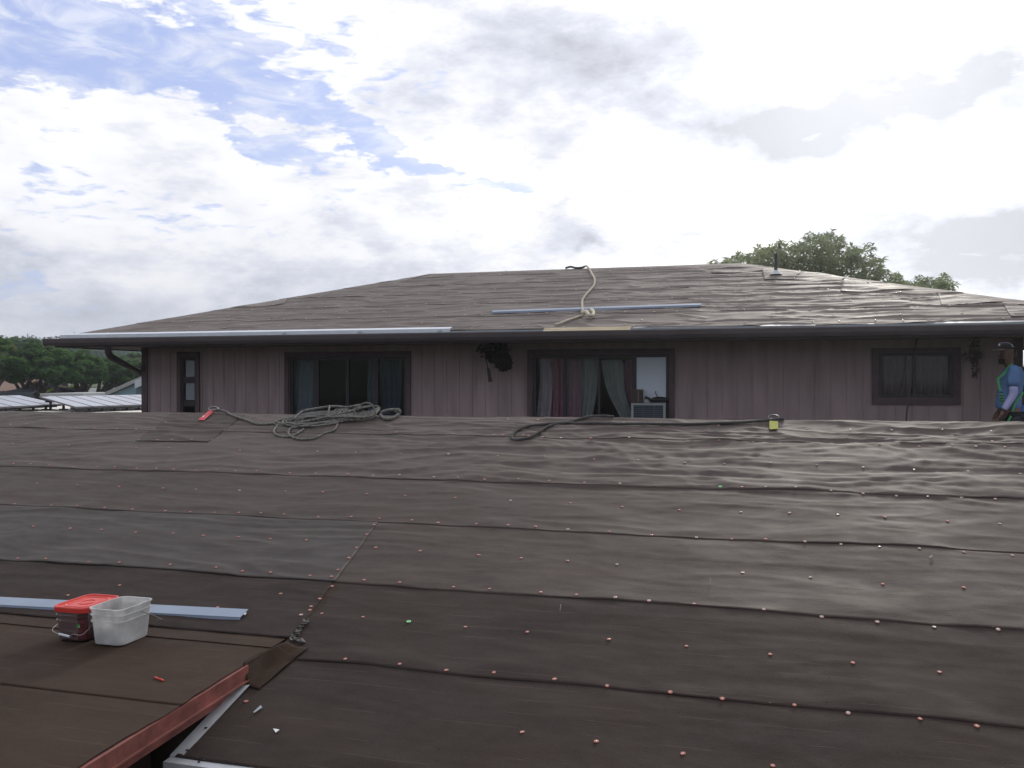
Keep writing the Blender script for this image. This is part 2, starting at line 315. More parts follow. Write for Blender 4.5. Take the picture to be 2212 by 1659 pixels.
class MB:
    def __init__(s): s.v = []; s.f = []; s.m = []; s.cur = 0
    def quad(s, *p):
        n = len(s.v); s.v += [Vector(q) for q in p]; s.f.append(tuple(range(n, n + len(p)))); s.m.append(s.cur)
    def box(s, x0, x1, y0, y1, z0, z1, bev=0):
        n = len(s.v); s.v += [Vector((x, y, z)) for z in (z0, z1) for y in (y0, y1) for x in (x0, x1)]
        s.f += [tuple(n + i for i in f) for f in ((0, 2, 3, 1), (4, 5, 7, 6), (0, 1, 5, 4), (2, 6, 7, 3), (0, 4, 6, 2), (1, 3, 7, 5))]; s.m += [s.cur] * 6
    def obox(s, c, ax, ay, az_):
        """oriented box: centre, half-axes"""
        n = len(s.v); c, ax, ay, az_ = map(Vector, (c, ax, ay, az_))
        s.v += [c + ax * i + ay * j + az_ * k for k in (-1, 1) for j in (-1, 1) for i in (-1, 1)]
        s.f += [tuple(n + i for i in f) for f in ((0, 2, 3, 1), (4, 5, 7, 6), (0, 1, 5, 4), (2, 6, 7, 3), (0, 4, 6, 2), (1, 3, 7, 5))]; s.m += [s.cur] * 6
    def bar(s, a, b, w, h, up=(0, 0, 1)):
        a, b = Vector(a), Vector(b); d = (b - a); L = d.length / 2; d.normalize(); sd_ = d.cross(Vector(up)).normalized(); u = sd_.cross(d)
        s.obox((a + b) / 2, d * L, sd_ * w / 2, u * h / 2)
    def prism(s, poly, d):
        """closed polygon extruded by vector d"""
        n = len(s.v); k = len(poly); d = Vector(d); s.v += [Vector(p) for p in poly] + [Vector(p) + d for p in poly]
        s.f.append(tuple(range(n, n + k))); s.f.append(tuple(range(n + 2 * k - 1, n + k - 1, -1))); s.m += [s.cur] * 2
        for i in range(k): j = (i + 1) % k; s.f.append((n + i, n + k + i, n + k + j, n + j)); s.m.append(s.cur)
    def tube(s, pts, r, n=8, cap=True):
        pts = [Vector(p) for p in pts]; rs = r if isinstance(r, (list, tuple)) else [r] * len(pts); b0 = len(s.v); pu = None
        for i, p in enumerate(pts):
            d = (pts[min(i + 1, len(pts) - 1)] - pts[max(i - 1, 0)]).normalized()
            if pu is None: pu = d.orthogonal().normalized()
            u = (pu - d * pu.dot(d)); u = u.normalized() if u.length > 1e-6 else d.orthogonal().normalized(); pu = u; w = d.cross(u)
            for k in range(n): a = 2 * math.pi * k / n; s.v.append(p + (u * math.cos(a) + w * math.sin(a)) * rs[i])
        for i in range(len(pts) - 1):
            for k in range(n):
                a, b = b0 + i * n + k, b0 + i * n + (k + 1) % n; s.f.append((a, b, b + n, a + n)); s.m.append(s.cur)
        if cap:
            s.f.append(tuple(range(b0 + n - 1, b0 - 1, -1))); s.f.append(tuple(range(b0 + (len(pts) - 1) * n, b0 + len(pts) * n))); s.m += [s.cur] * 2
    def build(s, name, m, parent=None, origin=None, smooth=False):
        return link(name, s.v, s.f, m, parent, origin, smooth, s.m if isinstance(m, (list, tuple)) else None)
def catmull(pts, n=6):
    pts = [Vector(p) for p in pts]; P = [pts[0] * 2 - pts[1]] + pts + [pts[-1] * 2 - pts[-2]]; o = []
    for i in range(1, len(P) - 2):
        for k in range(n):
            t = k / n; a, b, c, d = P[i - 1], P[i], P[i + 1], P[i + 2]
            o.append(.5 * ((2 * b) + (c - a) * t + (2 * a - 5 * b + 4 * c - d) * t * t + (3 * b - a - 3 * c + d) * t ** 3))
    o.append(pts[-1]); return o
def resample(pts, step):
    o = [pts[0].copy()]; acc = 0
    for a, b in zip(pts, pts[1:]):
        L = (b - a).length
        if L < 1e-9: continue
        while acc + L >= step:
            k = (step - acc) / L; a = a + (b - a) * k; o.append(a.copy()); L = (b - a).length; acc = 0
        acc += L
    o.append(pts[-1].copy()); return o
def laid_rope(mb, pts, r, pitch=.09, strands=3, step=.012):
    """a three-strand laid rope along a path"""
    P = resample(pts, step); ups = []; pu = None
    for i, p in enumerate(P):
        d = (P[min(i + 1, len(P) - 1)] - P[max(i - 1, 0)]).normalized()
        if pu is None: pu = d.orthogonal().normalized()
        u = pu - d * pu.dot(d); u = u.normalized() if u.length > 1e-6 else d.orthogonal().normalized(); pu = u; ups.append((u, d.cross(u)))
    for k in range(strands):
        q = []
        for i, p in enumerate(P):
            a = 2 * math.pi * (i * step / pitch + k / strands); q.append(p + (ups[i][0] * math.cos(a) + ups[i][1] * math.sin(a)) * r * .5)
        mb.tube(q, r * .56, 6)
def grid(name, X, Y, Z, m, parent=None, origin=None, smooth=True):
    ny, nx = X.shape; V = np.stack([X.ravel(), Y.ravel(), Z.ravel()], 1)
    i = np.arange(ny - 1)[:, None] * nx + np.arange(nx - 1)[None, :]; f = np.stack([i, i + 1, i + nx + 1, i + nx], -1).reshape(-1, 4)
    return link(name, V, f, m, parent, origin, smooth)
# ------------------------------------------------------------------ ground and hills
def terr(x, y):
    x = np.asarray(x, float); y = np.asarray(y, float); r = np.hypot(x, y); ang = np.degrees(np.arctan2(-x, y))   # degrees left of +Y
    z = np.interp(r, [0, 34, 52, 80, 130, 250, 350, 450, 620, 1100, 3000], [0, 0, 3.4, 4.3, 6.2, 11.5, 15.5, 18.6, 19, 16, 0])
    side = np.clip((ang + 10) / 40, 0, 1)
    ridge = 1 + .06 * perl(x * .006, y * .006, 5) + np.clip((ang - 41) / 20, -.22, .06)
    return z * (.15 + .85 * side) * np.where(r > 150, ridge, 1)
rr = np.concatenate([np.linspace(0, 60, 25), np.linspace(65, 700, 80), np.linspace(710, 760, 2)]); aa = np.linspace(-np.pi, np.pi, 161)
RR, AA = np.meshgrid(rr, aa, indexing='ij'); X = RR * np.sin(AA); Y = RR * np.cos(AA)
g = grid('ground', X, Y, terr(X, Y), M['ground'], None, (0, 0, 0)); tag(g, kind='structure')
# ================================================================== the gable roof in front
SEAMS = [3.245, 4.01, 4.81, 5.65, 6.475, 7.54, RIDGE]     # lower edges of the felt courses
XL0 = -2.40
def amp(x, y):
    a = np.interp(y, [3, 4.0, 4.8, 5.6, 6.4, 6.6, 8.0, 8.2], [.22, .32, .42, .55, .70, 1.9, 1.9, .8])
    left = 1 / (1 + np.exp((x + 2.4) * 6)); a = a + left * np.interp(y, [4.0, 4.7, 4.9, 5.6, 5.7, 6.4, 6.5], [0, .25, .55, .45, -.1, -.15, -.25])
    return a * (1 + .25 * perl(x * .5, y * .9, 11)) * np.interp(x, [-6, 0, 3], [.8, 1.0, 1.3])
def pucker(x, y):
    z = 0 * x
    for i, s_ in enumerate(SEAMS[:-1]): z = z + np.exp(-((y - s_ - .07) / .085) ** 2) * (.011 * np.clip(perl(x * 2.1, y * 3 + i * 4.3, 14), -.4, 1) + .005 * perl(x * 4.1, y * 5 + i * 3.7, 15))
    big = np.clip(perl(x * .8 + y * .5, y * .8 - x * .3, 16), 0, 1) ** 1.5
    return z + big * .017 * np.interp(y, [3, 6.2, 6.7], [1, 1, .3])
def wrink(x, y):
    x = np.asarray(x, float); y = np.asarray(y, float)
    wx = x + .35 * perl(x * .8, y * 1.5, 1); wy = y + .09 * perl(x * 1.1, y * 2.5, 2) + .06 * x * perl(x * .25, y * .6, 8)
    n1 = perl(wx * .95, wy * 5.4, 3); r = np.clip(1 - 2.3 * np.abs(n1), 0, 1) ** 2.2; n4 = np.clip(1 - 3 * np.abs(perl(wx * 1.3 + 5 + wy * 1.0, wy * 7.5, 9)), 0, 1) ** 2.5
    n2 = perl(wx * 2.1 + 9, wy * 7.5, 4); n3 = perl(wx * 3.2 + wy * 2, wy * 3.2 - wx, 6); r3 = np.clip(1 - 2.6 * np.abs(n3), 0, 1) ** 2
    n0 = perl(x * .7 + 3, y * 1.3, 12)
    return amp(x, y) * (.0062 * n1 + .0062 * r + .0018 * n2 + .0030 * r3 + .0038 * n4) + np.interp(y, [3, 6.3, 6.7], [.009, .009, .005]) * n0 + pucker(x, y)
def lift(x, k): return .003 + .0075 * np.clip(perl(np.asarray(x) * 1.7, k * 7.3 + .5, 21), 0, 1)
def wob(x, k): return .012 * perl(np.asarray(x) * .45, k * 3.1 + .5, 22) + .006 * perl(np.asarray(x) * 2.1, k * 5.1 + .5, 23)
def mainz(x, y): return MZ + MS * y + wrink(x, y)
def course_of(x, y):
    for k in range(len(SEAMS) - 2, -1, -1):
        if y >= SEAMS[k] + float(wob(x, k)): return k
    return 0
def seam_x(y): return np.interp(y, [4.1, 4.244, 4.862, 5.665], [-2.37, -2.381, -2.446, -2.53])
def surf(x, y):
    k = course_of(x, y); y0 = SEAMS[k] + float(wob(x, k)); y1 = SEAMS[k + 1] + .06; t = (y - y0) / (y1 - y0)
    z = float(mainz(x, y)) + .001 + float(lift(x, k)) * max(0, 1 - t) ** 2
    for (ya, yb, ex) in ((4.19, 4.80, .0052), (4.80, 5.64, .0052)):       # the second layers left of the slanting joint
        if ya < y < yb and x < float(seam_x(y)): z = max(z, float(mainz(x, y)) + ex + (.004 + max(0, float(lift(x, 2)))) * ((yb - y) / (yb - ya)) ** 2)
    if y > 7.2 and -5.85 < x < -4.95 - (y - 7.26) * .2: z = max(z, float(mainz(x, y)) + .0066)
    return z
gable = thing('gable_roof', (0, RIDGE, MZ + MS * RIDGE), 'low gable roof under dark brown felt courses, in front of the mauve house', 'roof')
xe = 9.5; xw = -14
def felt_strip(name, x0, x1, y0f, y1f, liftf, m, nx, ny, parent=gable, zf=mainz, skirt=.0035, extra=0.0):
    xs = np.linspace(0, 1, nx); ts = np.concatenate([[0], np.linspace(0, 1, ny)])
    T, S = np.meshgrid(ts, xs, indexing='ij')
    x0v = x0(T) if callable(x0) else x0; x1v = x1(T) if callable(x1) else x1
    X = x0v + (x1v - x0v) * S; Y0 = y0f(X); Y1 = y1f(X); Y = Y0 + (Y1 - Y0) * T
    Z = zf(X, Y) + .001 + extra + liftf(X) * (1 - T) ** 2
    Z[0] = Z[0] - skirt; Y[0] = Y[0] + .001
    return grid(name, X, Y, Z, m, parent)
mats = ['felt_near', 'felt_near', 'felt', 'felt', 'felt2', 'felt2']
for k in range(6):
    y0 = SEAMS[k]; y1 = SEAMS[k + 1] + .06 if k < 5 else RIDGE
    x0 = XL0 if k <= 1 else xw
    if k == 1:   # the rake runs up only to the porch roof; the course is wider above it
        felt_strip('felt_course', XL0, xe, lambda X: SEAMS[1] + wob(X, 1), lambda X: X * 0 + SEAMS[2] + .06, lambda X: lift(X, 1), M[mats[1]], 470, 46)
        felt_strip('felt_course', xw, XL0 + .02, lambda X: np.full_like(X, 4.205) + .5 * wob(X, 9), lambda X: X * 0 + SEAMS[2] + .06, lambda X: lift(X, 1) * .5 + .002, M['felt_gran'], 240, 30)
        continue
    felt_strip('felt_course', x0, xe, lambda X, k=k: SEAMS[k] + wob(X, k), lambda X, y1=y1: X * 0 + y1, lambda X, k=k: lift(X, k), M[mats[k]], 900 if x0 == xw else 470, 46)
def overlay(xf0, xf1, ya, yb, m, nx, ny, ex=.004, name='felt_course', lf=lambda X: .003 + .003 * perl(X * 2, X * 0 + 3, 5)):
    T, S = np.meshgrid(np.concatenate([[0], np.linspace(0, 1, ny)]), np.concatenate([np.linspace(0, 1, nx), [1]]), indexing='ij')
    A = xf0(T); B = xf1(T); X = A + (B - A) * S; Y = ya(X) + (yb(X) - ya(X)) * T
    kx = (1 - T) ** 2
    Z = mainz(X, Y) + ex * np.clip(S * 6, .1, 1) + .0012 + lf(X) * kx + .0008 * S ** 40 * (1 + perl(Y * 5, Y * 0 + 2, 7)) + np.maximum(lift(X, 2), 0) * kx
    Z[0] -= .004; Z[:, -1] -= .005; Z[:, -1] = np.maximum(Z[:, -1], mainz(X, Y)[:, -1] - .002)
    return grid(name, X, Y, Z, m, gable)
def sx(a, b): return lambda T: seam_x(a + (b - a) * T) + .006 * perl(T * 6, T * 0 + a, 4)
overlay(lambda T: T * 0 + xw, sx(4.81, 5.69), lambda X: SEAMS[2] + wob(X, 2) - .004, lambda X: X * 0 + 5.64, M['felt_slate'], 520, 44)
overlay(lambda T: T * 0 + xw, sx(4.19, 4.85), lambda X: X * 0 + 4.185 + .6 * wob(X, 9), lambda X: X * 0 + 4.80, M['felt_near'], 420, 36)
# the square patch by the ridge
pb0, pb1, pt1, pt0 = onM(293, 954), onM(455, 954), onM(525, 899), onM(365, 896)
overlay(lambda T: pb0.x + (pt0.x - pb0.x) * T, lambda T: pb1.x + (pt1.x - pb1.x) * T, lambda X: X * 0 + pb0.y + .3 * wob(X, 3), lambda X: X * 0 + RIDGE - .005, M['felt'], 60, 50, ex=.005, name='felt_patch', lf=lambda X: 0 * X)
# back slope, deck, gable body
zr = MZ + MS * RIDGE
T, S = np.meshgrid(np.linspace(0, 1, 60), np.linspace(0, 1, 300), indexing='ij'); X = xw + (xe - xw) * S; Y = RIDGE + (12.55 - RIDGE) * T
Z = zr - MS * (Y - RIDGE) + wrink(X, RIDGE - (Y - RIDGE)) * 1.0 + .001
grid('back_felt', X, Y, Z, M['felt'], gable)
d = MB()
d.prism([(XL0, 3.26, MZ + MS * 3.26 - .02), (XL0, 4.2, MZ + MS * 4.2 - .02), (XL0, 4.2, MZ + MS * 4.2 - .16), (XL0, 3.26, MZ + MS * 3.26 - .16)], (xe - XL0, 0, 0))
d.prism([(xw, 4.202, MZ + MS * 4.202 - .02), (xw, RIDGE, zr - .02), (xw, 12.5, zr - MS * (12.5 - RIDGE) - .02), (xw, 12.5, 3.0), (xw, 4.202, 3.0)], (xe - xw, 0, 0))
d.build('roof_deck', M['soffit'], gable)
w = MB(); w.box(XL0 + .35, xe - .3, 3.9, 4.15, 0, 4.25); w.box(xw + .3, xe - .3, 4.25, 12.4, 0, 2.99); w.build('wall', M['wall'], gable)
# white drip edge: up the rake and along the eave
def mz(y): return MZ + MS * y
de = MB()
n = 14; ya, yb = 3.245, 3.765
de.prism([(XL0 - .028, ya, mz(ya) + .012), (XL0 + .035, ya, mz(ya) + .014), (XL0 + .035, yb, mz(yb) + .014), (XL0 - .028, yb - .02, mz(yb) + .010)], (0, 0, -.003))
de.prism([(XL0 - .028, ya, mz(ya) + .0089), (XL0 - .028, yb - .02, mz(yb) + .006), (XL0 - .028, yb - .02, mz(yb) - .04), (XL0 - .028, ya, mz(ya) - .04)], (.002, 0, 0))
de.build('drip_edge', M['white_metal'], gable)['label'] = 'white metal strip climbing the rake'
de = MB(); ye = 3.235
de.prism([(XL0 - .03, ye - .03, mz(ye) + .004), (xe, ye - .03, mz(ye) + .004), (xe, ye + .038, mz(ye + .04) + .0095), (XL0 - .01, ye + .038, mz(ye + .04) + .0095)], (0, 0, -.003))
de.prism([(XL0 - .03, ye - .03, mz(ye) + .0009), (xe, ye - .03, mz(ye) + .0009), (xe, ye - .03, mz(ye) - .05), (XL0 - .03, ye - .03, mz(ye) - .05)], (0, .002, 0))
de.build('drip_edge', M['white_metal'], gable)['label'] = 'white metal strip along the eave'
hm = MB()
for (px, py) in ((444.8, 1579), (404.4, 1627.7)):
    p = onM(px, py); hm.tube([(p.x, p.y, mz(p.y) + .0135), (p.x, p.y, mz(p.y) + .0165)], .007, 10)
for (px, py) in ((426, 1644), (441, 1648), (430, 1652)):
    p = onM(px, py); hm.tube([(p.x, p.y, mz(p.y) + .0125), (p.x, p.y, mz(p.y) + .0155)], .006, 10)
hm.build('nail_hole', M['black'], gable)
gt = MB(); gt.box(XL0 - .05, xe, 3.09, 3.20, mz(3.2) - .17, mz(3.2) - .06); gt.build('gutter', M['gutter'], gable)

# ================================================================== the porch roof with the buckets
porch = thing('porch_roof', (-5, 2, 4.4), 'flat porch roof of grainy brown felt with a red painted edge, under the buckets', 'roof')
PX0, PX1, PY0, PY1 = -13.0, -2.405, -2.5, 4.215
def bz(x, y): return BZ + BS * y + .0018 * perl(np.asarray(x) * 1.2, np.asarray(y) * 2.2, 31) + .0010 * perl(np.asarray(x) * 4, np.asarray(y) * 6, 32)
def bstrip(y0, y1, m, sk=.005, x1=PX1, ex=0):
    w_ = lambda X: .010 * perl(X * .6, X * 0 + y0 * 2.3, 33)
    xs1 = lambda T: x1 + .012 * perl((y0 + (y1 - y0) * T) * 2.3, T * 0, 36) + .006 * perl((y0 + (y1 - y0) * T) * 9, T * 0, 37)
    return felt_strip('felt_course', PX0, xs1, lambda X: y0 + w_(X), lambda X: X * 0 + y1, lambda X: .003 + .004 * np.clip(perl(X * 1.3, X * 0 + y0, 34), 0, 1), m, 420, 40, porch, bz, sk, ex)
bstrip(PY0, 1.25, M['felt_gran']); bstrip(1.2, 2.44, M['felt_gran']); bstrip(2.4, 3.32, M['felt_gran']); bstrip(3.285, 4.07, M['felt_gran']); bstrip(4.035, PY1, M['felt_gran'], ex=.002)
d = MB(); d.prism([(PX0, PY0, BZ + BS * PY0 - .012), (PX1 - .012, PY0, BZ + BS * PY0 - .012), (PX1 - .012, 4.19, BZ + BS * 4.19 - .012), (PX0, 4.19, BZ + BS * 4.19 - .012)], (0, 0, -.03)); d.build('roof_deck', M['soffit'], porch)
f = MB()     # red fascia: upper board, a projecting lip, and a lower board set back
def fas(x0, x1, za, zb, y1=3.80):
    f.prism([(x0, PY0, BZ + BS * PY0 + za), (x0, y1, BZ + BS * y1 + za), (x0, y1, BZ + BS * y1 + zb), (x0, PY0, BZ + BS * PY0 + zb)], (x1 - x0, 0, 0))
fas(PX1 - .008, PX1 + .012, -.004, -.068); fas(PX1 - .008, PX1 + .026, -.0685, -.076); 
f.build('fascia', M['red_paint'], porch)['label'] = 'upper red painted fascia board'
f = MB(); fas(PX1 - .035, PX1 - .010, -.0765, -.125); f.build('fascia', M['red_paint'], porch)['label'] = 'lower red board set back under the lip'
w = MB(); w.box(PX0 + .3, PX1 - .55, PY0 + .3, 3.8, 0, 4.30)
w.build('wall', M['trim'], porch)
# dark wall of the house under the gable roof's rake, seen in the gap
w = MB(); w.box(-2.95, XL0 + .3, 3.95, 4.18, 0, 4.3); w.build('gap_wall', M['trim'], gable)
# felt flap curling off the corner of the porch roof on to the lower roof
def flap():
    e0 = [onB(525, 1437), onB(553, 1418), onB(588, 1404), onB(620, 1393)]
    e1 = [onM(559, 1491), onM(594, 1463), onM(632, 1430), onM(667, 1406)]
    e0 = [Vector((p.x, p.y, float(bz(p.x, p.y)) + .012)) for p in e0]; e1 = [Vector((p.x, p.y, surf(p.x, p.y) + .006)) for p in e1]
    c0, c1 = catmull(e0, 8), catmull(e1, 8); nu = len(c0); nv = 16; V = []
    for j in range(nv + 1):
        t = j / nv
        for i in range(nu):
            p = c0[i].lerp(c1[i], t); u = i / (nu - 1)
            p.z += -.055 * math.sin(math.pi * min(1, t * 1.0)) * (1 - u * .9) + .004 * math.sin(9 * u + 4 * t)
            p.z = max(p.z, surf(p.x, p.y) + .004) if p.x > XL0 and p.y > 3.3 else p.z
            p.x += -.012 * math.sin(math.pi * t) * (1 - u)
            V.append(p)
    F = [(j * nu + i, j * nu + i + 1, (j + 1) * nu + i + 1, (j + 1) * nu + i) for j in range(nv) for i in range(nu - 1)]
    o = link('felt_flap', V, F, M['felt_gran'], porch, smooth=True); md = o.modifiers.new('thick', 'SOLIDIFY'); md.thickness = .004
    # torn scraps along the joint
    mb = MB(); rnd = random.Random(3)
    path = [onM(663, 1346), onM(655, 1357), onM(646, 1366), onM(640, 1378), onM(634, 1386), onM(640, 1390), onM(652, 1392)]
    path = resample(catmull([Vector((p.x, p.y, surf(p.x, p.y) + .012)) for p in path], 5), .012)
    for i, p in enumerate(path):
        r0 = .012 + .014 * rnd.random(); q = []
        for k in range(5): a = k / 5 * 6.283 + rnd.random(); q.append(p + Vector((math.cos(a) * r0, math.sin(a) * r0, rnd.uniform(-.006, .012))))
        mb.quad(*q)
    mb.build('torn_scrap', mat('torn_felt', (.085, .080, .075), .8, var=.5, vscale=30), porch)
flap()

# ================================================================== the house with the hip roof
EY, WY, EXL, EXR = 11.57, 12.60, -10.75, 4.44      # eave line, wall face, eave corners
RY, RXL, RXR = 16.27, -6.15, -.26                   # main ridge
WX0, WX1 = -9.93, 3.27
house = thing('house', (WX0, WY, 0), 'mauve boarded two storey house with a brown felt hip roof', 'house')
def uz(y): return UZ + US * y
def upw(x, y):
    x = np.asarray(x, float); y = np.asarray(y, float)
    wx = x + .5 * perl(x * .6, y * 1.5, 41); wy = y + .12 * perl(x * .9, y * 2.2, 42)
    n1 = perl(wx * 1.0, wy * 4.6, 43); r = np.clip(1 - 2.3 * np.abs(n1), 0, 1) ** 2.0; n2 = perl(wx * 2.0 + 9, wy * 7.5, 44)
    f_ = np.clip((RY - y) / .5, .05, 1) * np.clip((x - (EXL + (y - EY) * .979)) / .6, .05, 1) * np.clip(((EXR - (y - EY)) - x) / .6, .05, 1)
    return (.013 * n1 + .017 * r + .007 * n2) * f_
UW = [EY, 12.42, 13.27, 14.12, 14.97, 15.80, RY]
def xl(Y): return EXL + (Y - EY) * (RXL - EXL) / (RY - EY)
def xr(Y): return EXR + (Y - EY) * (RXR - EXR) / (RY - EY)
def usurf(x, y):
    k = max(i for i in range(6) if y >= UW[i] or i == 0); t = (y - UW[k]) / (UW[k + 1] + .06 - UW[k]); return float(uz(y) + upw(x, y)) + .001 + float(lift(x, k + 20)) * 1.6 * max(0, 1 - t) ** 2
for k in range(6):
    y0, y1 = UW[k], (UW[k + 1] + .06 if k < 5 else RY)
    dk = .02 if k == 0 else 0
    felt_strip('felt_course', lambda T, y0=y0, y1=y1: xl(y0 + (y1 - y0) * T), lambda T, y0=y0, y1=y1: xr(y0 + (y1 - y0) * T),
               lambda X, k=k, dk=dk: UW[k] + wob(X, k + 20) * (1.4 if k else 1.6) - dk, lambda X, y1=y1: X * 0 + y1, lambda X, k=k: lift(X, k + 20) * 1.1, M['felt_up'], 620, 34, house, lambda X, Y: uz(Y) + upw(X, Y), .006)
BY = 2 * RY - EY
m_ = MB(); e0 = uz(EY) - .005; rz = uz(RY) - .004
m_.quad((EXL, EY, e0), (RXL, RY, rz), (EXL, BY, e0)); m_.quad((EXR, EY, e0), (EXR, BY, e0), (RXR, RY, rz)); m_.quad((EXL, BY, e0), (RXL, RY, rz), (RXR, RY, rz), (EXR, BY, e0))
m_.build('roof_slope', M['felt_up'], house)
d = MB(); d.quad((EXL, EY + .02, e0 - .02), (EXR, EY + .02, e0 - .02), (RXR, RY, rz - .02), (RXL, RY, rz - .02)); d.build('roof_deck', M['soffit'], house)
# pale felt folded over the hips
def patch(pts, name='hip_patch', m=M['felt_pale'], h=.005):
    P = [onU(*p) for p in pts]; V = []
    for p in P: p.y = min(p.y, RY - .03); p.x = min(max(p.x, float(xl(p.y)) + .05), float(xr(p.y)) - .02)
    bm = bmesh.new(); vs = [bm.verts.new((p.x, p.y, 0)) for p in P]; fc = bm.faces.new(vs)
    bmesh.ops.triangulate(bm, faces=[fc]); bmesh.ops.subdivide_edges(bm, edges=bm.edges[:], cuts=14, use_grid_fill=True); bmesh.ops.triangulate(bm, faces=bm.faces[:])
    bm.verts.index_update(); V = [(v.co.x, v.co.y, usurf(v.co.x, max(EY, min(v.co.y, RY - .01))) + h + .006 * math.sin(v.co.x * 7)) for v in bm.verts]; F = [tuple(v.index for v in f_.verts) for f_ in bm.faces]; bm.free()
    o = link(name, V, F, m, house, smooth=True); md = o.modifiers.new('thick', 'SOLIDIFY'); md.thickness = .003; return o
patch([(1712, 606), (1738, 587), (1790, 594), (1826, 601), (1820, 606), (1760, 608)])
patch([(1815, 632), (1823, 604), (1900, 614), (1976, 627), (1940, 629), (1880, 631)])
patch([(2033, 660), (2026, 634), (2100, 645), (2172, 655), (2120, 658), (2080, 661)])
patch([(2184, 688), (2167, 657), (2215, 662), (2260, 671), (2260, 686)])
patch([(497, 666), (560, 653), (612, 645), (614, 658), (580, 663)])
patch([(796, 612), (850, 600), (884, 594), (886, 604), (812, 612.5)])
patch([(1536, 592), (1540, 583), (1600, 582.5), (1650, 580), (1644, 587), (1580, 591)])
patch([(1651, 607), (1645, 583), (1690, 582), (1731, 588), (1713, 606)], 'vent_patch', M['felt_up'], .006)
# vent pipe
vp = onU(1676, 597); vz = usurf(vp.x, vp.y)
m_ = MB(); m_.tube([(vp.x, vp.y, vz - .05), (vp.x, vp.y, vz + .36)], .028, 16); po = m_.build('vent_pipe', mat('pipe_black', (.03, .03, .032), .5), house, smooth=False)
m_ = MB(); m_.tube([(vp.x, vp.y, vz + .02), (vp.x, vp.y, vz + .05), (vp.x, vp.y, vz + .09)], [.10, .07, .034], 20); m_.build('pipe_flashing', M['white_metal'], po)
# eaves: soffit, fascia, gutter, drip edge
zs = 6.545
m_ = MB(); m_.box(EXL + .02, EXR - .02, EY + .04, WY + .3, zs, zs + .02); m_.box(EXL + .02, WX0 + .3, WY + .301, BY - .05, zs, zs + .02); m_.box(WX1 - .3, EXR - .02, WY + .301, BY - .05, zs, zs + .02); m_.build('soffit', M['soffit'], house)
m_ = MB(); m_.box(EXL, EXR, EY + .005, EY + .035, zs - .02, e0 - .022); m_.box(EXL - .03, EXL - .002, EY + .005, BY, zs - .02, e0 - .022); m_.box(EXR + .002, EXR + .03, EY + .005, BY, zs - .02, e0 - .022)
m_.build('fascia', M['gutter'], house)
def gutter_prof(x0, x1, y_out, y_in, zt, h):
    pr = [(y_in, zt - .015), (y_in, zt - h), (y_out + .03, zt - h), (y_out + .008, zt - h * .6), (y_out, zt - .012), (y_out + .004, zt), (y_out + .012, zt - .002), (y_out + .018, zt - h * .55), (y_out + .04, zt - h + .004), (y_in - .004, zt - h + .004), (y_in - .004, zt - .015)]
    b_ = MB(); b_.prism([(x0, y, z) for y, z in pr], (x1 - x0, 0, 0)); return b_
gu = gutter_prof(EXL - .16, EXR + .05, EY - .115, EY + .003, 6.662, .112); gu.build('gutter', M['gutter'], house)
m_ = MB(); m_.box(EXL - .165, EXL - .16, EY - .115, EY + .003, 6.55, 6.65); m_.build('gutter_end', M['white_metal'], house)
def drip(name, xa, xb, zoff, m, lab, face=.05, fl=.07, yo=0):
    q = MB(); y = EY - .032 + yo; z = uz(EY) + zoff
    q.prism([(xa, y, z), (xb, y, z), (xb, y + fl, z + fl * US), (xa, y + fl, z + fl * US)], (0, 0, -.002)); q.prism([(xa, y, z - .0021), (xb, y, z - .0021), (xb, y, z - face), (xa, y, z - face)], (0, .002, 0))
    o = q.build(name, m, house); o['label'] = lab; return o
xs_ = onY(975, 719, EY).x
drip('drip_edge', EXL + .12, xs_, .030, M['steel_new'], 'bright new metal strip on the left half of the eave', .052, .09, -.02)
drip('drip_edge', xs_ - .3, EXR, -.004, M['steel'], 'dull grey metal strip with nail holes on the right half of the eave', .056)
for x in np.arange(xs_ + .15, EXR, .33):
    x += random.uniform(-.08, .08); m_ = MB(); m_.box(x, x + .012, EY - .0365, EY - .032, 6.655, 6.666); m_.build('nail_hole', M['black'], house)
for zx in (258, 850, 1475): m_ = MB(); p = onY(542.4 + .2759 * zx, 727, EY - .06); m_.obox((p.x, EY - .058, 6.69), (.03, 0, .008), (0, .006, 0), (-.004, 0, .011)); m_.build('gutter_clip', M['white_metal'], house)
# downspouts
def spout(pts, lab=None):
    q = MB(); P = catmull(pts, 6)
    q.tube(P, .052, 10); o = q.build('downspout', M['gutter'], house, smooth=True)
    if lab: o['label'] = lab
    r_ = MB(); a, b2 = Vector(pts[-2]), Vector(pts[-1]); c = a.lerp(b2, .8); r_.tube([c, c + (b2 - a).normalized() * .03], .059, 10); r_.build('bracket', M['gutter'], o)
spout([at(233, 738, 13.85), at(233, 752, 13.85), at(236, 766, 13.9), at(250, 777, 14.1), at(280, 793, 14.7), at(308, 808, 15.25), Vector((WX0 - .05, WY + .22, 6.0)), Vector((WX0 - .05, WY + .22, 3.4))], 'dark elbowed downspout at the left corner')
spout([Vector((WX1 + .55, EY - .03, 6.55)), Vector((WX1 + .54, EY + .02, 6.45)), Vector((WX1 + .30, EY + .55, 6.33)), Vector((WX1 + .06, WY - .02, 6.1)), Vector((WX1 + .05, WY - .02, 3.0))])
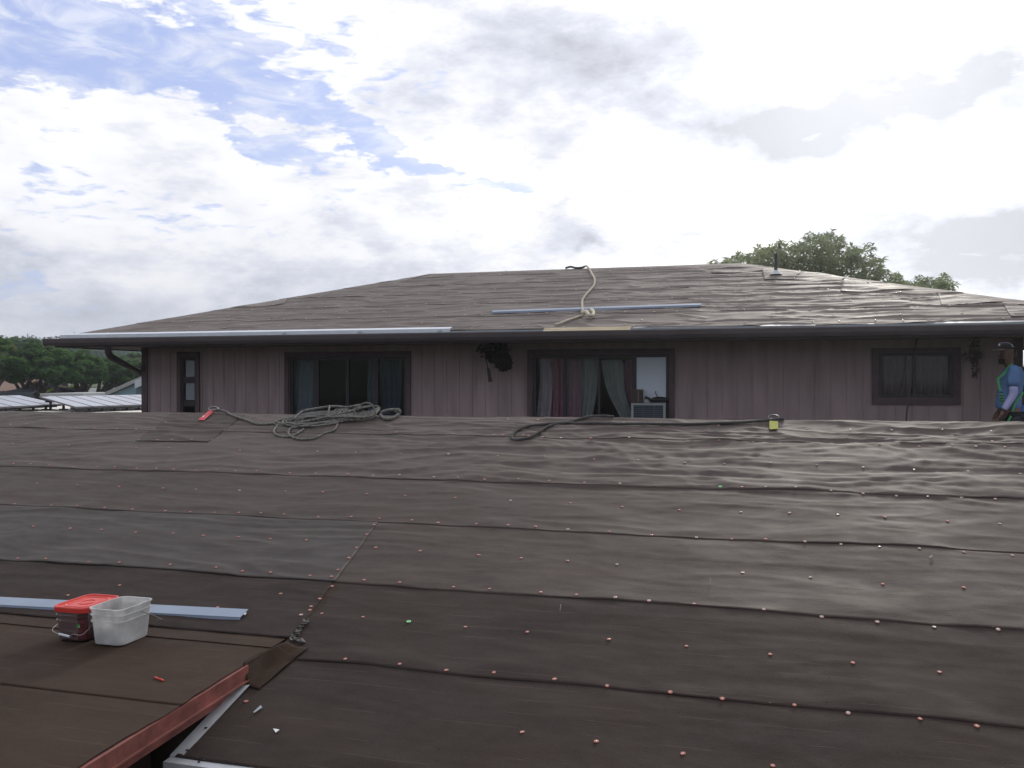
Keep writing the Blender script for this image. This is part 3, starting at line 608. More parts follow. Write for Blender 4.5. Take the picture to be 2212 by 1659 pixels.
# ---- walls: boards with real grooves, real window openings
def w3(x0, y0, x1, y1):            # photo rectangle on the wall -> x0,x1,z0,z1
    a, b_ = onY(x0, (y0 + y1) / 2, WY), onY(x1, (y0 + y1) / 2, WY); xm = (x0 + x1) / 2
    return a.x, b_.x, onY(xm, y1, WY).z, onY(xm, y0, WY).z
WIN = [dict(o=w3(392, 770, 424, 900), z0=5.2), dict(o=w3(625, 770, 878, 900), z0=5.0), dict(o=w3(1150, 765, 1446, 900), z0=5.0), dict(o=w3(1898, 761, 2059, 860), z0=None)]
for q in WIN:
    x0, x1, z0, z1 = q['o']; q['o'] = (x0, x1, (q['z0'] or z0), z1)
gx = []; x = WX0 + .13
while x < WX1 - .05: gx.append(x); x += .2032
bx_ = {WX0 + .0, WX1}
for g_ in gx: bx_ |= {round(g_ - .006, 4), round(g_ + .006, 4)}
for q in WIN: bx_ |= {q['o'][0], q['o'][1]}
bx_ = sorted(bx_); bz_ = sorted({0, zs} | {q['o'][2] for q in WIN} | {q['o'][3] for q in WIN})
m_ = MB(); prev = None
for i in range(len(bx_) - 1):
    xa, xb = bx_[i], bx_[i + 1]; xm = (xa + xb) / 2; gro = any(abs(xm - g_) < .0062 for g_ in gx); yy = WY + (.007 if gro else 0)
    if prev is not None and prev != yy:
        for j in range(len(bz_) - 1):
            zm = (bz_[j] + bz_[j + 1]) / 2
            if any(q['o'][0] < xa < q['o'][1] and q['o'][2] < zm < q['o'][3] for q in WIN): continue
            m_.quad((xa, prev, bz_[j]), (xa, yy, bz_[j]), (xa, yy, bz_[j + 1]), (xa, prev, bz_[j + 1]))
    prev = yy
    for j in range(len(bz_) - 1):
        zm = (bz_[j] + bz_[j + 1]) / 2
        if any(q['o'][0] < xm < q['o'][1] and q['o'][2] < zm < q['o'][3] for q in WIN): continue
        m_.quad((xa, yy, bz_[j]), (xb, yy, bz_[j]), (xb, yy, bz_[j + 1]), (xa, yy, bz_[j + 1]))
for q in WIN:       # reveals
    x0, x1, z0, z1 = q['o']; y0, y1 = WY, WY + .12
    m_.quad((x0, y0, z0), (x0, y1, z0), (x0, y1, z1), (x0, y0, z1)); m_.quad((x1, y0, z0), (x1, y0, z1), (x1, y1, z1), (x1, y1, z0)); m_.quad((x0, y0, z1), (x1, y0, z1), (x1, y1, z1), (x0, y1, z1)); m_.quad((x0, y0, z0), (x0, y1, z0), (x1, y1, z0), (x1, y0, z0))
m_.build('front_wall', M['wall'], house)
m_ = MB(); m_.box(WX0, WX0 + .15, WY + .13, BY - 1, 0, zs); m_.box(WX1 - .15, WX1, WY + .13, BY - 1, 0, zs); m_.box(WX0 + .151, WX1 - .151, BY - 1.2, BY - 1, 0, zs); m_.build('side_wall', M['wall'], house)
m_ = MB(); m_.box(WX0 - .02, WX0 + .09, WY - .022, WY - .003, 0, zs - .003); m_.box(WX0 - .022, WX0 - .003, WY - .02, WY + .1, 0, zs - .003); m_.build('corner_board', M['trim'], house); m_ = MB(); m_.box(WX1 - .09, WX1 + .02, WY - .022, WY - .003, 0, zs - .003); m_.build('corner_board', M['trim'], house)
# rooms behind the openings
m_ = MB()
for xa, xb in ((WX0 + .2, -7.2), (-7.1, -3.6), (-3.5, .2), (.3, WX1 - .2)):
    for q_ in (((xa, WY + .13, 3.2), (xb, WY + .13, 3.2), (xb, WY + 3.5, 3.2), (xa, WY + 3.5, 3.2)), ((xa, WY + 3.5, 3.2), (xb, WY + 3.5, 3.2), (xb, WY + 3.5, 6.5), (xa, WY + 3.5, 6.5)),
               ((xa, WY + .13, 3.2), (xa, WY + 3.5, 3.2), (xa, WY + 3.5, 6.5), (xa, WY + .13, 6.5)), ((xb, WY + .13, 3.2), (xb, WY + .13, 6.5), (xb, WY + 3.5, 6.5), (xb, WY + 3.5, 3.2)), ((xa, WY + .13, 6.5), (xa, WY + 3.5, 6.5), (xb, WY + 3.5, 6.5), (xb, WY + .13, 6.5))): m_.quad(*q_)
m_.build('room', mat('room_paint', (.22, .22, .20), .9), house)
def window(i, label, trim, bars, fr=.045, sill=False, tw=(.075, .075, .075)):
    x0, x1, z0, z1 = WIN[i]['o']; y = WY
    q = MB(); a, b_, c = tw
    q.box(x0 - a, x0 - .001, y - .028, y - .003, z0 - .001, z1); q.box(x1 + .001, x1 + b_, y - .028, y - .003, z0 - .001, z1); q.box(x0 - a, x1 + b_, y - .030, y - .003, z1 + .001, z1 + c)
    if sill: q.box(x0 - a, x1 + b_, y - .034, y - .003, z0 - .085, z0 - .002)
    w_ = q.build('window', M['trim'], house, origin=(x0, y, z0)); w_['label'] = label
    f_ = MB(); f_.box(x0 + .001, x0 + fr, y + .02, y + .06, z0 + .001, z1 - .001); f_.box(x1 - fr, x1 - .001, y + .02, y + .06, z0 + .001, z1 - .001); f_.box(x0 + fr + .001, x1 - fr - .001, y + .02, y + .06, z1 - fr, z1 - .001); f_.box(x0 + fr + .001, x1 - fr - .001, y + .02, y + .06, z0 + .001, z0 + fr)
    for (px, wd) in bars:
        c = onY(px, 820, WY + .03).x; f_.box(c - wd / 2, c + wd / 2, y + .015, y + .055, z0 + fr + .001, z1 - fr - .001)
    f_.build('sash', M['frame'], w_)
    xs = [x0 + fr] + [onY(px, 820, WY + .03).x for px, _ in bars] + [x1 - fr]
    for k in range(len(xs) - 1):
        if i == 2 and k == len(xs) - 2: continue
        g_ = MB(); g_.box(xs[k] + .012, xs[k + 1] - .012, y + .036, y + .040, z0 + fr - .01, z1 - fr + .01); g_.build('pane', M['glass'], w_)
    return w_
w1 = window(0, 'narrow louvre window in a dark frame by the left corner', None, [], .04)
x0, x1, z0, z1 = WIN[0]['o']
for (ya, yb) in ((779, 814), (828, 864)):
    g_ = MB(); a, b_ = onY(408, yb, WY).z, onY(408, ya, WY).z
    g_.box(x0 + .075, x1 - .04, WY + .012, WY + .018, a, b_); g_.build('louvre', mat('frosted_louvre', (.24, .27, .31), .25, spec=.6), w1)
for (ya, yb) in ((815, 827), (865, 878)): q = MB(); q.box(x0 + .041, x1 - .041, WY + .015, WY + .05, onY(408, yb, WY).z, onY(408, ya, WY).z); q.build('crossbar', M['frame'], w1)
window(1, 'four panel sliding window with dark blue curtains, left of centre', None, [(684, .09), (751, .055), (814, .055)], .05)
window(2, 'four panel sliding window holding pink and grey curtains and an air conditioner', None, [(1220.5, .045), (1294.5, .035), (1370, .06)], .05)
w4 = window(3, 'small two panel window with a dark bottom board at the right', None, [(1975, .04)], .045, True, (.085, .085, .06))
# ---- what stands in the windows
def drape(pts_l, pts_r, y0, label, mname, col, folds=9, depth=.03, name='curtain', thick=.0, grp='curtains in the house windows', seed=0):
    """a hanging cloth between two photo outlines (lists of points going down), with folds"""
    L_ = catmull([onY(*p, y0) for p in pts_l], 8); R2 = catmull([onY(*p, y0) for p in pts_r], 8); nv = min(len(L_), len(R2)); nu = folds * 10
    V = []
    for j in range(nv):
        for i in range(nu + 1):
            u = i / nu; p = L_[j].lerp(R2[j], u); p.y += depth * (math.sin(u * folds * 6.283 + .5 * math.sin(j * .3 + seed)) * .7 + .5 * math.sin(u * folds * 2.3 + seed)) * (.6 + .4 * j / nv); V.append(p)
    F = [(j * (nu + 1) + i, j * (nu + 1) + i + 1, (j + 1) * (nu + 1) + i + 1, (j + 1) * (nu + 1) + i) for j in range(nv - 1) for i in range(nu)]
    o = link(name, V, F, mat(mname, col, .85, var=.12, vscale=8), None, smooth=True); o.modifiers.new('thick', 'SOLIDIFY').thickness = .002
    return tag(o, label, 'curtain', grp)
YC = WY + .14
drape([(1165, 775), (1166, 830), (1158, 912)], [(1187, 772), (1194, 830), (1188, 912)], YC, 'pale grey pink curtain at the left edge of the air conditioner window', 'curtain_grey_pink', (.50, .42, .46), 3, seed=1)
drape([(1184, 772), (1190, 830), (1189, 912)], [(1218, 772), (1217, 830), (1217, 912)], YC + .05, 'deep pink curtain in the first panel of the air conditioner window', 'curtain_pink', (.42, .20, .245), 3, seed=2)
drape([(1222, 775), (1222, 830), (1222, 912)], [(1258, 775), (1257, 830), (1256, 912)], YC, 'dusky mauve curtain in the second panel of the air conditioner window', 'curtain_mauve', (.38, .24, .285), 3, seed=3)
drape([(1252, 775), (1257, 830), (1255, 912)], [(1292, 774), (1291, 840), (1278, 912)], YC + .05, 'grey green curtain beside the mauve curtain, drawn in at its foot', 'curtain_green', (.38, .40, .38), 3, seed=4)
drape([(1298, 777), (1310, 838), (1345, 912)], [(1345, 777), (1352, 850), (1374, 912)], YC, 'grey green curtain pulled aside in the third panel', 'curtain_green_two', (.34, .37, .35), 3, seed=5)
drape([(1341, 777), (1348, 840), (1362, 905)], [(1370, 777), (1371, 840), (1371, 905)], YC + .06, 'dark rose curtain next to the white board', 'curtain_rose', (.38, .20, .27), 2, seed=6)
drape([(641, 778), (636, 840), (630, 900)], [(679, 777), (678, 840), (678, 900)], YC, 'light blue curtain in the first panel of the left wide window', 'curtain_blue', (.19, .23, .26), 3, seed=7)
drape([(795, 777), (793, 840), (792, 912)], [(812, 777), (812, 840), (812, 912)], YC + .02, 'narrow blue grey curtain left of the last panel in the left wide window', 'curtain_slate', (.11, .14, .17), 2, seed=8)
drape([(820, 777), (824, 840), (822, 912)], [(868, 777), (867, 840), (868, 912)], YC, 'dark navy curtain in the last panel of the left wide window', 'curtain_navy', (.06, .08, .11), 4, seed=9)
drape([(1903, 768), (1903, 812), (1904, 860)], [(1970, 768), (1969, 812), (1968, 860)], YC, 'dark red brown curtain in the left half of the small window', 'curtain_brown', (.16, .11, .11), 5, seed=10)
drape([(1979, 768), (1980, 812), (1980, 860)], [(2053, 768), (2053, 812), (2053, 860)], YC, 'dark red brown curtain in the right half of the small window', 'curtain_brown_two', (.16, .11, .11), 5, seed=11)
# white board closing the last panel
a, b_ = onY(1375, 875, WY + .03), onY(1443, 766, WY + .03)
q = MB(); q.box(a.x, b_.x, WY + .030, WY + .042, a.z, b_.z); tag(q.build('window_board', mat('blue_white_board', (.66, .74, .84), .45)), 'pale blue board filling the last window panel above the air conditioner', 'board')
# air conditioner
a, b_ = onY(1364, 930, WY - .12), onY(1437, 871.5, WY - .12)
ac = thing('air_conditioner', ((a.x + b_.x) / 2, WY - .1, a.z), 'grey window air conditioner with a barred grille in the right corner of the curtained window', 'air conditioner')
q = MB(); f_ = .028; ww = b_.x - a.x; zt = b_.z; zb = zt - .40
q.box(a.x, b_.x, WY - .10, WY + .30, zb + .001, zt - .001); q.build('housing', mat('grey_casing', (.20, .22, .22), .5), ac)
q = MB(); q.box(a.x - .004, a.x + f_, WY - .12, WY - .103, zb, zt); q.box(b_.x - f_, b_.x + .004, WY - .12, WY - .103, zb, zt); q.box(a.x + f_ + .001, b_.x - f_ - .001, WY - .12, WY - .103, zt - f_, zt)
q.build('front_frame', mat('pale_casing', (.33, .37, .38), .5), ac)
q = MB(); q.box(a.x + f_, b_.x - f_, WY - .103, WY - .1015, zb, zt - f_); q.build('recess', mat('grille_recess', (.035, .045, .06), .7), ac)
q = MB()
for k in range(12): z = zt - f_ - .025 - k * .026; q.box(a.x + f_ + .001, b_.x - f_ - .001, WY - .112, WY - .1035, z, z + .006)
for k in (1, 2): x = a.x + ww * k / 3; q.box(x, x + .006, WY - .1165, WY - .1125, zb, zt - f_ - .001)
q.build('grille', mat('grille_bar', (.13, .16, .20), .5), ac)
ztac = zt
# things on the air conditioner
p0, p1 = onY(1365, 868, WY - .05), onY(1388, 841, WY - .05)
q = MB(); z0 = ztac + .001; q.box(p0.x, p1.x, WY - .09, WY + .01, z0, p1.z); o = q.build('brown_box', mat('brown_card', (.055, .040, .035), .6, var=.3, vscale=20))
tag(o, 'small dark brown box standing on the air conditioner', 'box'); q = MB(); q.box(p0.x + .09, p0.x + .102, WY - .0925, WY - .0905, z0 + .02, p1.z - .02); l_ = q.build('streak', mat('tan_tape', (.22, .17, .12), .7), o)
tl = thing('power_tool', (onY(1424, 869, WY - .04).x, WY - .04, ztac), 'black power tool with an upright lever lying on the air conditioner below the pale board', 'tool')
cx = onY(1424, 869, WY - .04).x; q = MB()
q.tube(catmull([(cx - .13, WY - .04, ztac + .035), (cx - .07, WY - .04, ztac + .05), (cx, WY - .04, ztac + .055), (cx + .08, WY - .04, ztac + .05), (cx + .13, WY - .04, ztac + .04)], 4), [.022 + .018 * math.sin(i / 16 * 3.14) for i in range(17)], 10); q.build('body', M['black'], tl, smooth=True)
q = MB(); q.tube(catmull([(cx - .20, WY - .04, ztac + .085), (cx - .16, WY - .04, ztac + .07), (cx - .11, WY - .04, ztac + .04)], 4), .020, 10); q.build('handle', M['black'], tl, smooth=True)
q = MB(); q.tube([(cx - .01, WY - .04, ztac + .07), (cx - .055, WY - .04, ztac + .15), (cx - .045, WY - .04, ztac + .175)], .0065, 8); q.build('lever', M['black'], tl)
cp = onY(1397, 869, WY - .07); q = MB(); q.tube([(cp.x, WY - .085, ztac + .030), (cp.x, WY - .06, ztac + .030)], [.029, .026], 16); o = q.build('tape_roll', mat('pale_roll', (.34, .32, .30), .6)); tag(o, 'small pale roll of tape next to the brown box on the air conditioner', 'tape roll')
# ---- dark bundles hanging below the eave
def frond_clump(mb, c, r, n, rnd, ln=.09):
    for _ in range(n):
        d = Vector((rnd.gauss(0, 1), rnd.gauss(0, .7), rnd.gauss(0, 1))).normalized(); p = Vector(c) + Vector((d.x * r[0], d.y * r[1], d.z * r[2])) * (rnd.random() ** .45)
        a = (d + Vector((rnd.gauss(0, .6), rnd.gauss(0, .6), rnd.gauss(-.3, .6)))).normalized(); s = a.orthogonal().normalized() * ln * .22; L_ = ln * rnd.uniform(.6, 1.3)
        mb.quad(p - s * .3, p + a * L_ * .5 - s, p + a * L_, p + a * L_ * .5 + s)
def hz(zx, zy, Y=12.2): return onY(1009.8 + .07353 * zx, 718.4 + .07353 * zy, Y)
h1 = thing('hanging_plant', hz(800, 200), 'dark dried leafy bundle hanging under the eave between the two wide windows', 'plant')
q = MB(); rnd = random.Random(2)
frond_clump(q, hz(1060, 860), (.10, .10, .10), 700, rnd, .06); frond_clump(q, hz(1000, 600), (.08, .08, .13), 300, rnd, .07); frond_clump(q, hz(760, 740), (.09, .08, .05), 260, rnd, .05); frond_clump(q, hz(760, 480), (.12, .08, .06), 130, rnd, .07); frond_clump(q, hz(420, 470), (.05, .05, .05), 60, rnd, .05)
m_ = leaf_mat('dried_leaf', (.020, .021, .020), (.045, .042, .038), None, .1); q.build('foliage', m_, h1)
q = MB(); c = hz(1080, 900); q.tube([c + Vector((0, 0, -.08)), c + Vector((0, 0, .04)), c + Vector((0, 0, .06))], [.07, .11, .115], 16); q.build('pot', M['black'], h1)
q = MB(); q.tube([c + Vector((0, 0, .05)), (c.x - .02, c.y, zs)], .006, 6); q.build('cord', M['black'], h1)
h2 = thing('wind_chime', hz(540, 300), 'thin rod ending in a thick dark bar, hanging left of the dried bundle', 'wind chime')
q = MB(); q.tube([(hz(500, 300).x, hz(500, 300).y, zs), hz(520, 650), hz(600, 1060)], .008, 6); q.build('rod', M['black'], h2)
q = MB(); q.tube([hz(605, 1050), hz(672, 1450)], [.017, .030], 10); q.build('bar', M['black'], h2)
q = MB(); q.tube([hz(430, 670), hz(430, 730)], .022, 10); q.build('bell', M['black'], h2)
def hy(zx, zy, Y=12.25): return onY(2076.5 + .1307 * zx, 711.6 + .1307 * zy, Y)
h3 = thing('hanging_plant', hy(200, 150), 'dark trailing plant hanging under the eave near the right corner, by the worker', 'plant')
q = MB(); frond_clump(q, hy(220, 300), (.035, .04, .16), 110, rnd, .06); frond_clump(q, hy(190, 430), (.10, .06, .035), 110, rnd, .06); frond_clump(q, hy(225, 600), (.02, .02, .15), 90, rnd, .05); q.build('foliage', leaf_mat('trailing_leaf', (.07, .055, .055), (.10, .085, .080), None, .1), h3)
q = MB(); c = hy(205, 430); q.tube([(c.x, c.y, zs), c], .006, 6); q.build('cord', M['black'], h3)
# cord hanging in front of the small window
q = MB(); P = catmull([Vector((onY(1981, 722, 12.3).x, 12.3, zs)), onY(1976.5, 760, 12.3), onY(1970.7, 809, 12.3), onY(1963.6, 856, 12.2), onY(1957.8, 912, 12.1), Vector((onY(1957, 912, 12.0).x, 11.9, zr - MS * (11.9 - RIDGE) + .02))], 8)
laid_rope(q, P, .013, .08, step=.03); tag(q.build('hanging_rope', M['rope_dark'], smooth=True), 'thin grey rope hanging from the eave across the small window', 'rope')
# pine board tucked under the felt at the eave
q = MB(); A, B_, C_, D_ = [onY(*p, EY - .05) for p in ((1171, 718.4), (1175, 708.3), (1363, 704.6), (1360, 715.3))]
q.prism([A, B_ + Vector((0, .03, 0)), C_ + Vector((0, .03, 0)), D_], (0, .016, 0)); tag(q.build('pine_board', M['wood']), 'short yellow pine board tucked under the felt at the middle of the upper eave', 'board')
# loose blue strip on the hip roof
def strip_on(fsurf, A, B2, w_, m, h, lab, name='metal_strip'):
    A, B2 = Vector(A), Vector(B2); d = (B2 - A).normalized(); s_ = Vector((-d.y, d.x, 0)).normalized() * w_; n_ = 12; V = []; 
    o = MB()
    zA = fsurf(A.x, A.y) + h; zB = fsurf(B2.x, B2.y) + h; sl = fsurf.__dict__.get('s', .26)
    a0 = Vector((A.x, A.y, zA)); b0 = Vector((B2.x, B2.y, zB)); up_ = s_ + Vector((0, 0, s_.y * sl))
    o.prism([a0, b0, b0 + up_, a0 + up_], (0, 0, .003))
    o.prism([a0 + Vector((0, -.0005, -.0005)), b0 + Vector((0, -.0005, -.0005)), b0 + Vector((0, -.004, -.022)), a0 + Vector((0, -.004, -.022))], (0, .002, 0))
    return o.build(name, m)
pa, pb = onU(1062, 680), onU(1514, 665)
def us2(x, y): return uz(y) + .03
us2.s = US
tag(strip_on(us2, pa, pb, .095, M['steel_blue'], .012, ''), 'long narrow blue metal strip lying across the hip roof under the tan rope', 'metal strip')
# ================================================================== ropes and loose things
def roofpts(pts, h, f=onM, sf=surf):
    o = []
    for p in pts:
        q = f(p[0], p[1]); q.z = max(q.z if q.y > RIDGE - .1 and f is onM else -9, sf(q.x, min(q.y, RIDGE - .01) if f is onM else q.y)) + h + (p[2] if len(p) > 2 else 0); o.append(q)
    return o
def z3(zx, zy): return (1084.8 + .2759 * zx, 678 + .2759 * zy)
def z8(zx, zy, h=0): return (338.9 + .3064 * zx, 813.3 + .3064 * zy, h)
path = [(870, 822), (850, 817), (800, 812), (740, 812), (680, 822), (600, 838), (500, 862), (400, 878), (300, 890), (200, 905), (120, 935), (78, 972), (90, 1002), (150, 1008), (220, 992), (290, 950), (350, 905), (430, 875), (500, 860), (600, 868), (700, 872), (900, 877), (1100, 881), (1300, 881), (1500, 878), (1700, 875), (1900, 868), (2050, 858), (2130, 848), (2170, 836), (2205, 838)]
q = MB(); laid_rope(q, catmull(roofpts([z3(*p) for p in path], .014), 6), .0135, .075); tag(q.build('rope', M['rope_dark'], smooth=True), 'dark twisted rope looped at its left end, stretched along the ridge to yellow tag', 'rope')
# yellow tag with its ring
tg = thing('rope_tag', roofpts([(1670, 925)], 0)[0], 'pale yellow speckled tag with a dark ring at the right end of the dark rope', 'tag')
A, B2, C2, D2 = [p for p in roofpts([(1662, 934), (1681, 934), (1681, 917), (1662, 917)], .014)]
q = MB(); q.prism([A.lerp(B2, .1), A.lerp(B2, .9), B2.lerp(C2, .1), B2.lerp(C2, .9), C2.lerp(D2, .1), C2.lerp(D2, .9), D2.lerp(A, .1), D2.lerp(A, .9)], (0, 0, .003)); q.build('plate', mat('yellow_tag', (.36, .36, .11), .9, spec=.1, col2=(.16, .22, .06), vscale=60, vsharp=(.30, .42)), tg)
q = MB(); c = A.lerp(C2, .5) * 0 + roofpts([(1671, 908)], .028)[0]; q.tube([c + Vector((.045 * math.cos(a), .022 * math.sin(a), .018 * math.sin(a))) for a in [k / 16 * 6.283 for k in range(17)]], .006, 6, False); q.build('ring', mat('dark_steel', (.16, .17, .18), .4, .7), tg, smooth=True)
# rope coil at the left
q = MB(); rnd = random.Random(11)
lead = [(395, 250, .01), (430, 256, .015), (480, 270, .01), (520, 286), (570, 306), (630, 325), (700, 343), (780, 346), (850, 338), (900, 342)]
q.tube(catmull(roofpts([z8(*p) for p in lead], .011), 5), .0125, 7)
cords = []
for k in range(9):
    c = (1190 + rnd.uniform(-60, 60), 312 + rnd.uniform(-10, 12)); rx, ry = rnd.uniform(250, 370), rnd.uniform(18, 46); ph = rnd.uniform(0, 6.28); ti = rnd.uniform(-.13, -.03); P = []
    for i in range(28):
        a = ph + i / 27 * rnd.uniform(6.0, 6.28); u, v = math.cos(a) * rx, math.sin(a) * ry + 6 * math.sin(3 * a + k); P.append(z8(c[0] + u * math.cos(ti) - v * math.sin(ti), c[1] + u * math.sin(ti) + v * math.cos(ti), (.004 + .004 * k * abs(math.sin(a * 1.0 + k)) * .8)))
    q.tube(catmull(roofpts(P, .009), 3), rnd.choice([.0065, .008, .0095]), 6)
for k in range(6):
    f0 = k / 8; P = [(850 + 30 * k, 352 + 4 * math.sin(k)), (980 + 14 * k, 318 + 6 * f0, .03), (1160, 300 + 7 * k, .05), (1340, 312 + 5 * k, .05), (1470 + 6 * k, 300 + 5 * k, .04), (1560 + 2 * k, 262 + 2 * k, .05), (1530, 258, .06), (1380, 262 + 5 * k, .05)]
    q.tube(catmull(roofpts([z8(*p) for p in P], .012), 5), .0068, 6)
top = [(960, 340, .03), (1020, 300, .05), (1110, 276, .05), (1200, 266, .06), (1270, 262, .06), (1340, 266, .055), (1390, 268, .07), (1430, 262, .07), (1420, 285, .06), (1340, 310, .06), (1240, 330, .05), (1130, 340, .04), (1000, 352, .02), (880, 352)]
q.tube(catmull(roofpts([z8(*p) for p in top], .014), 5), .013, 7)
for P in ([(850, 360), (826, 392), (838, 420), (890, 434), (950, 428), (1000, 408), (1036, 384)], [(1275, 352), (1250, 385), (1190, 412), (1110, 440), (1030, 450), (960, 438), (928, 412), (944, 385), (1010, 368), (1060, 358)],
          [(870, 345), (838, 330), (860, 318), (920, 316), (970, 326), (960, 345), (900, 352)]): q.tube(catmull(roofpts([z8(*p) for p in P], .009), 5), .0105, 7)
for k in range(4): q.tube(catmull(roofpts([z8(1240 + 24 * k, 312, .04), z8(1252 + 24 * k, 292, .055), z8(1275 + 24 * k, 284, .06), z8(1292 + 24 * k, 296, .05), z8(1284 + 24 * k, 315, .03)], .01), 4), .0075, 6)
q.tube(roofpts([z8(1212, 322, .04), z8(1212, 295, .06), z8(1220, 275, .08)], .012), .010, 7)
arch0 = [z8(*p) for p in ((1385, 268), (1398, 240), (1420, 212), (1450, 193), (1480, 186), (1508, 194), (1528, 220), (1540, 248), (1545, 268))]
q.tube(catmull([onY(p[0], p[1], 7.93) for p in arch0], 5), .0085, 7)
eye = [(1575, 282), (1590, 262), (1630, 250), (1680, 246), (1708, 252), (1706, 272), (1680, 298), (1640, 314), (1600, 312), (1576, 290)]
P = catmull(roofpts([z8(*p) for p in eye], .016, onM), 6); q.tube(P, .017, 8)
for _ in range(260):      # frayed fibres
    p = rnd.choice(P) + Vector((rnd.gauss(0, .008), rnd.gauss(0, .008), rnd.gauss(0, .008))); d = Vector((rnd.gauss(0, 1), rnd.gauss(0, 1), rnd.gauss(.4, 1))).normalized() * rnd.uniform(.012, .035); s_ = d.orthogonal().normalized() * .0012; q.quad(p - s_, p + s_, p + d)
co = q.build('rope_coil', M['rope'], smooth=True); tag(co, 'messy coil of grey rope with a frayed eye, on the ridge below the left window', 'rope')
q = MB(); P = catmull(roofpts([z8(1655, 262, .03), z8(1672, 268, .03), z8(1690, 275, .03)], .014), 4); q.tube(P, .012, 8); q.build('thimble', M['steel_new'], co, smooth=True)
# snap hook and red strap at the rope's left end
q = MB(); A, B2, C2, D2 = roofpts([(427.5, 913), (440, 914), (463, 893, .01), (456, 888, .01)], .008); q.prism([A, B2, C2, D2], (0, 0, .004))
st = q.build('red_strap', mat('red_webbing', (.50, .045, .06), .6, var=.15, vscale=30)); tag(st, 'short red webbing strap tied to the left end of the coiled rope', 'strap')
q = MB(); e, f0, g0, h0 = A.lerp(D2, .25), B2.lerp(C2, .25), B2.lerp(C2, .40), A.lerp(D2, .40); up_ = Vector((0, 0, .0045))
for (u, v) in ((.2, .45), (.52, .62), (.68, .85)): q.prism([e.lerp(f0, u) + up_, e.lerp(f0, v) + up_, h0.lerp(g0, v) + up_, h0.lerp(g0, u) + up_], (0, 0, .0015))
q.build('white_print', M['white'], st)
q = MB(); c = roofpts([(461, 889)], .03)[0]; q.tube([c + Vector((.055 * math.cos(a), .02 * math.sin(a), .018 * math.sin(a))) for a in [k / 16 * 6.283 for k in range(17)]], .008, 7, False); tag(q.build('snap_hook', mat('hook_steel', (.18, .19, .20), .35, .8), smooth=True), 'dark metal snap hook joining the red strap to the grey rope', 'hook')
# tan rope over the main ridge
def zu(zx, zy, h=0): return (948.8 + .3064 * zx, 542.2 + .3064 * zy, h)
def onU2(x, y):
    p = onU(x, y)
    if p.y > RY - .02: p = onY(x, y, RY - .02); 
    return p
def upts(pts, h): 
    o = []
    for p in pts: q = onU2(p[0], p[1]); q.z = usurf(q.x, min(q.y, RY - .01)) + h + (p[2] if len(p) > 2 else 0); o.append(q)
    return o
q = MB(); laid_rope(q, catmull(upts([zu(*p) for p in ((1030, 110, .03), (1045, 116, .01), (1062, 142), (1080, 182), (1096, 212), (1092, 248), (1068, 285), (1040, 320), (1012, 352), (1008, 378), (1010, 410), (1012, 440), (1010, 466))], .024), 6), .019, .12, step=.03)
q.tube(catmull(upts([zu(*p) for p in ((1008, 470), (960, 488), (900, 505), (850, 520), (818, 530))], .024), 5), .018, 7)
tr_ = q.build('tan_rope', M['rope_tan'], smooth=True); tag(tr_, 'tan rope hanging from the main ridge down the hip roof across the blue strip', 'rope')
q = MB(); rnd = random.Random(4)
for k in range(3):
    P = [zu(1005 + 6 * k, 466 + 4 * k, .04), zu(1030 + 4 * k, 474, .07), zu(1055, 488 + 4 * k, .05), zu(1082, 486 + 3 * k, .05), zu(1086, 466 + 5 * k, .06), zu(1068, 462 + 4 * k, .08)]
    q.tube(catmull(upts(P, .02), 5), .022, 7)
q.build('knot', mat('pale_knot', (.55, .52, .40), .8), tr_, smooth=True)
q = MB(); q.tube(catmull(upts([zu(*p) for p in ((890, 118, .0), (915, 112, .02), (935, 110, .02), (960, 116, .0), (1000, 118, .0), (1028, 112, .02))], .02), 5), .020, 7); tag(q.build('ridge_rope', M['rope_dark'], smooth=True), 'short dark rope lying along the main ridge beside the tan rope', 'rope')
# blue strip on the lower roof, behind the buckets
pa, pb = onM(-60, 1312), onM(519, 1343)
def ms2(x, y): return MZ + MS * y + .006
ms2.s = MS
tag(strip_on(ms2, pa, pb, .088, M['steel_blue'], .016, ''), 'long blue metal strip lying on the felt behind the two buckets', 'metal strip')
# debris
def scrap(name, pts, m, lab, cat, f=onM, sf=surf, h=.006, th=.0025):
    P = [f(*p) for p in pts]; V = [Vector((p.x, p.y, sf(p.x, p.y) + h)) for p in P]; q = MB(); q.prism(V, (0, 0, th)); return tag(q.build(name, m), lab, cat)
bsf = lambda x, y: float(bz(x, y)) + .004
scrap('metal_scrap', [(590, 1584.5), (603.5, 1587), (595.5, 1593.5)], M['white'], 'small white triangular metal offcut on the dark felt above the lower edge', 'metal scrap', h=.010)
scrap('metal_scrap', [(547, 1546), (563, 1530), (566.5, 1535), (549, 1547.5)], M['steel'], 'grey slender metal offcut beside the red cap near the white edge strip', 'metal scrap', h=.010)
q = MB(); P = [onB(335, 1466), onB(341, 1469), onB(347, 1470.5), onB(353.5, 1473.5)]; q.tube(catmull([Vector((p.x, p.y, bsf(p.x, p.y) + .004)) for p in P], 3), .0042, 7); tag(q.build('red_strip', M['red_plastic']), 'small red plastic strip lying on the porch roof in front of the buckets', 'plastic strip')
scrap('paper_scrap', [(2006, 1213), (2013, 1208), (2015, 1211), (2009, 1216)], mat('grey_paper', (.13, .12, .11), .7), 'small grey paper scrap on the felt at the right below the third seam', 'scrap', h=.010)
scrap('metal_scrap', [(525, 1334), (533, 1332), (529, 1337)], M['white'], 'tiny white offcut at the right end of the blue strip near the buckets', 'metal scrap', h=.010)
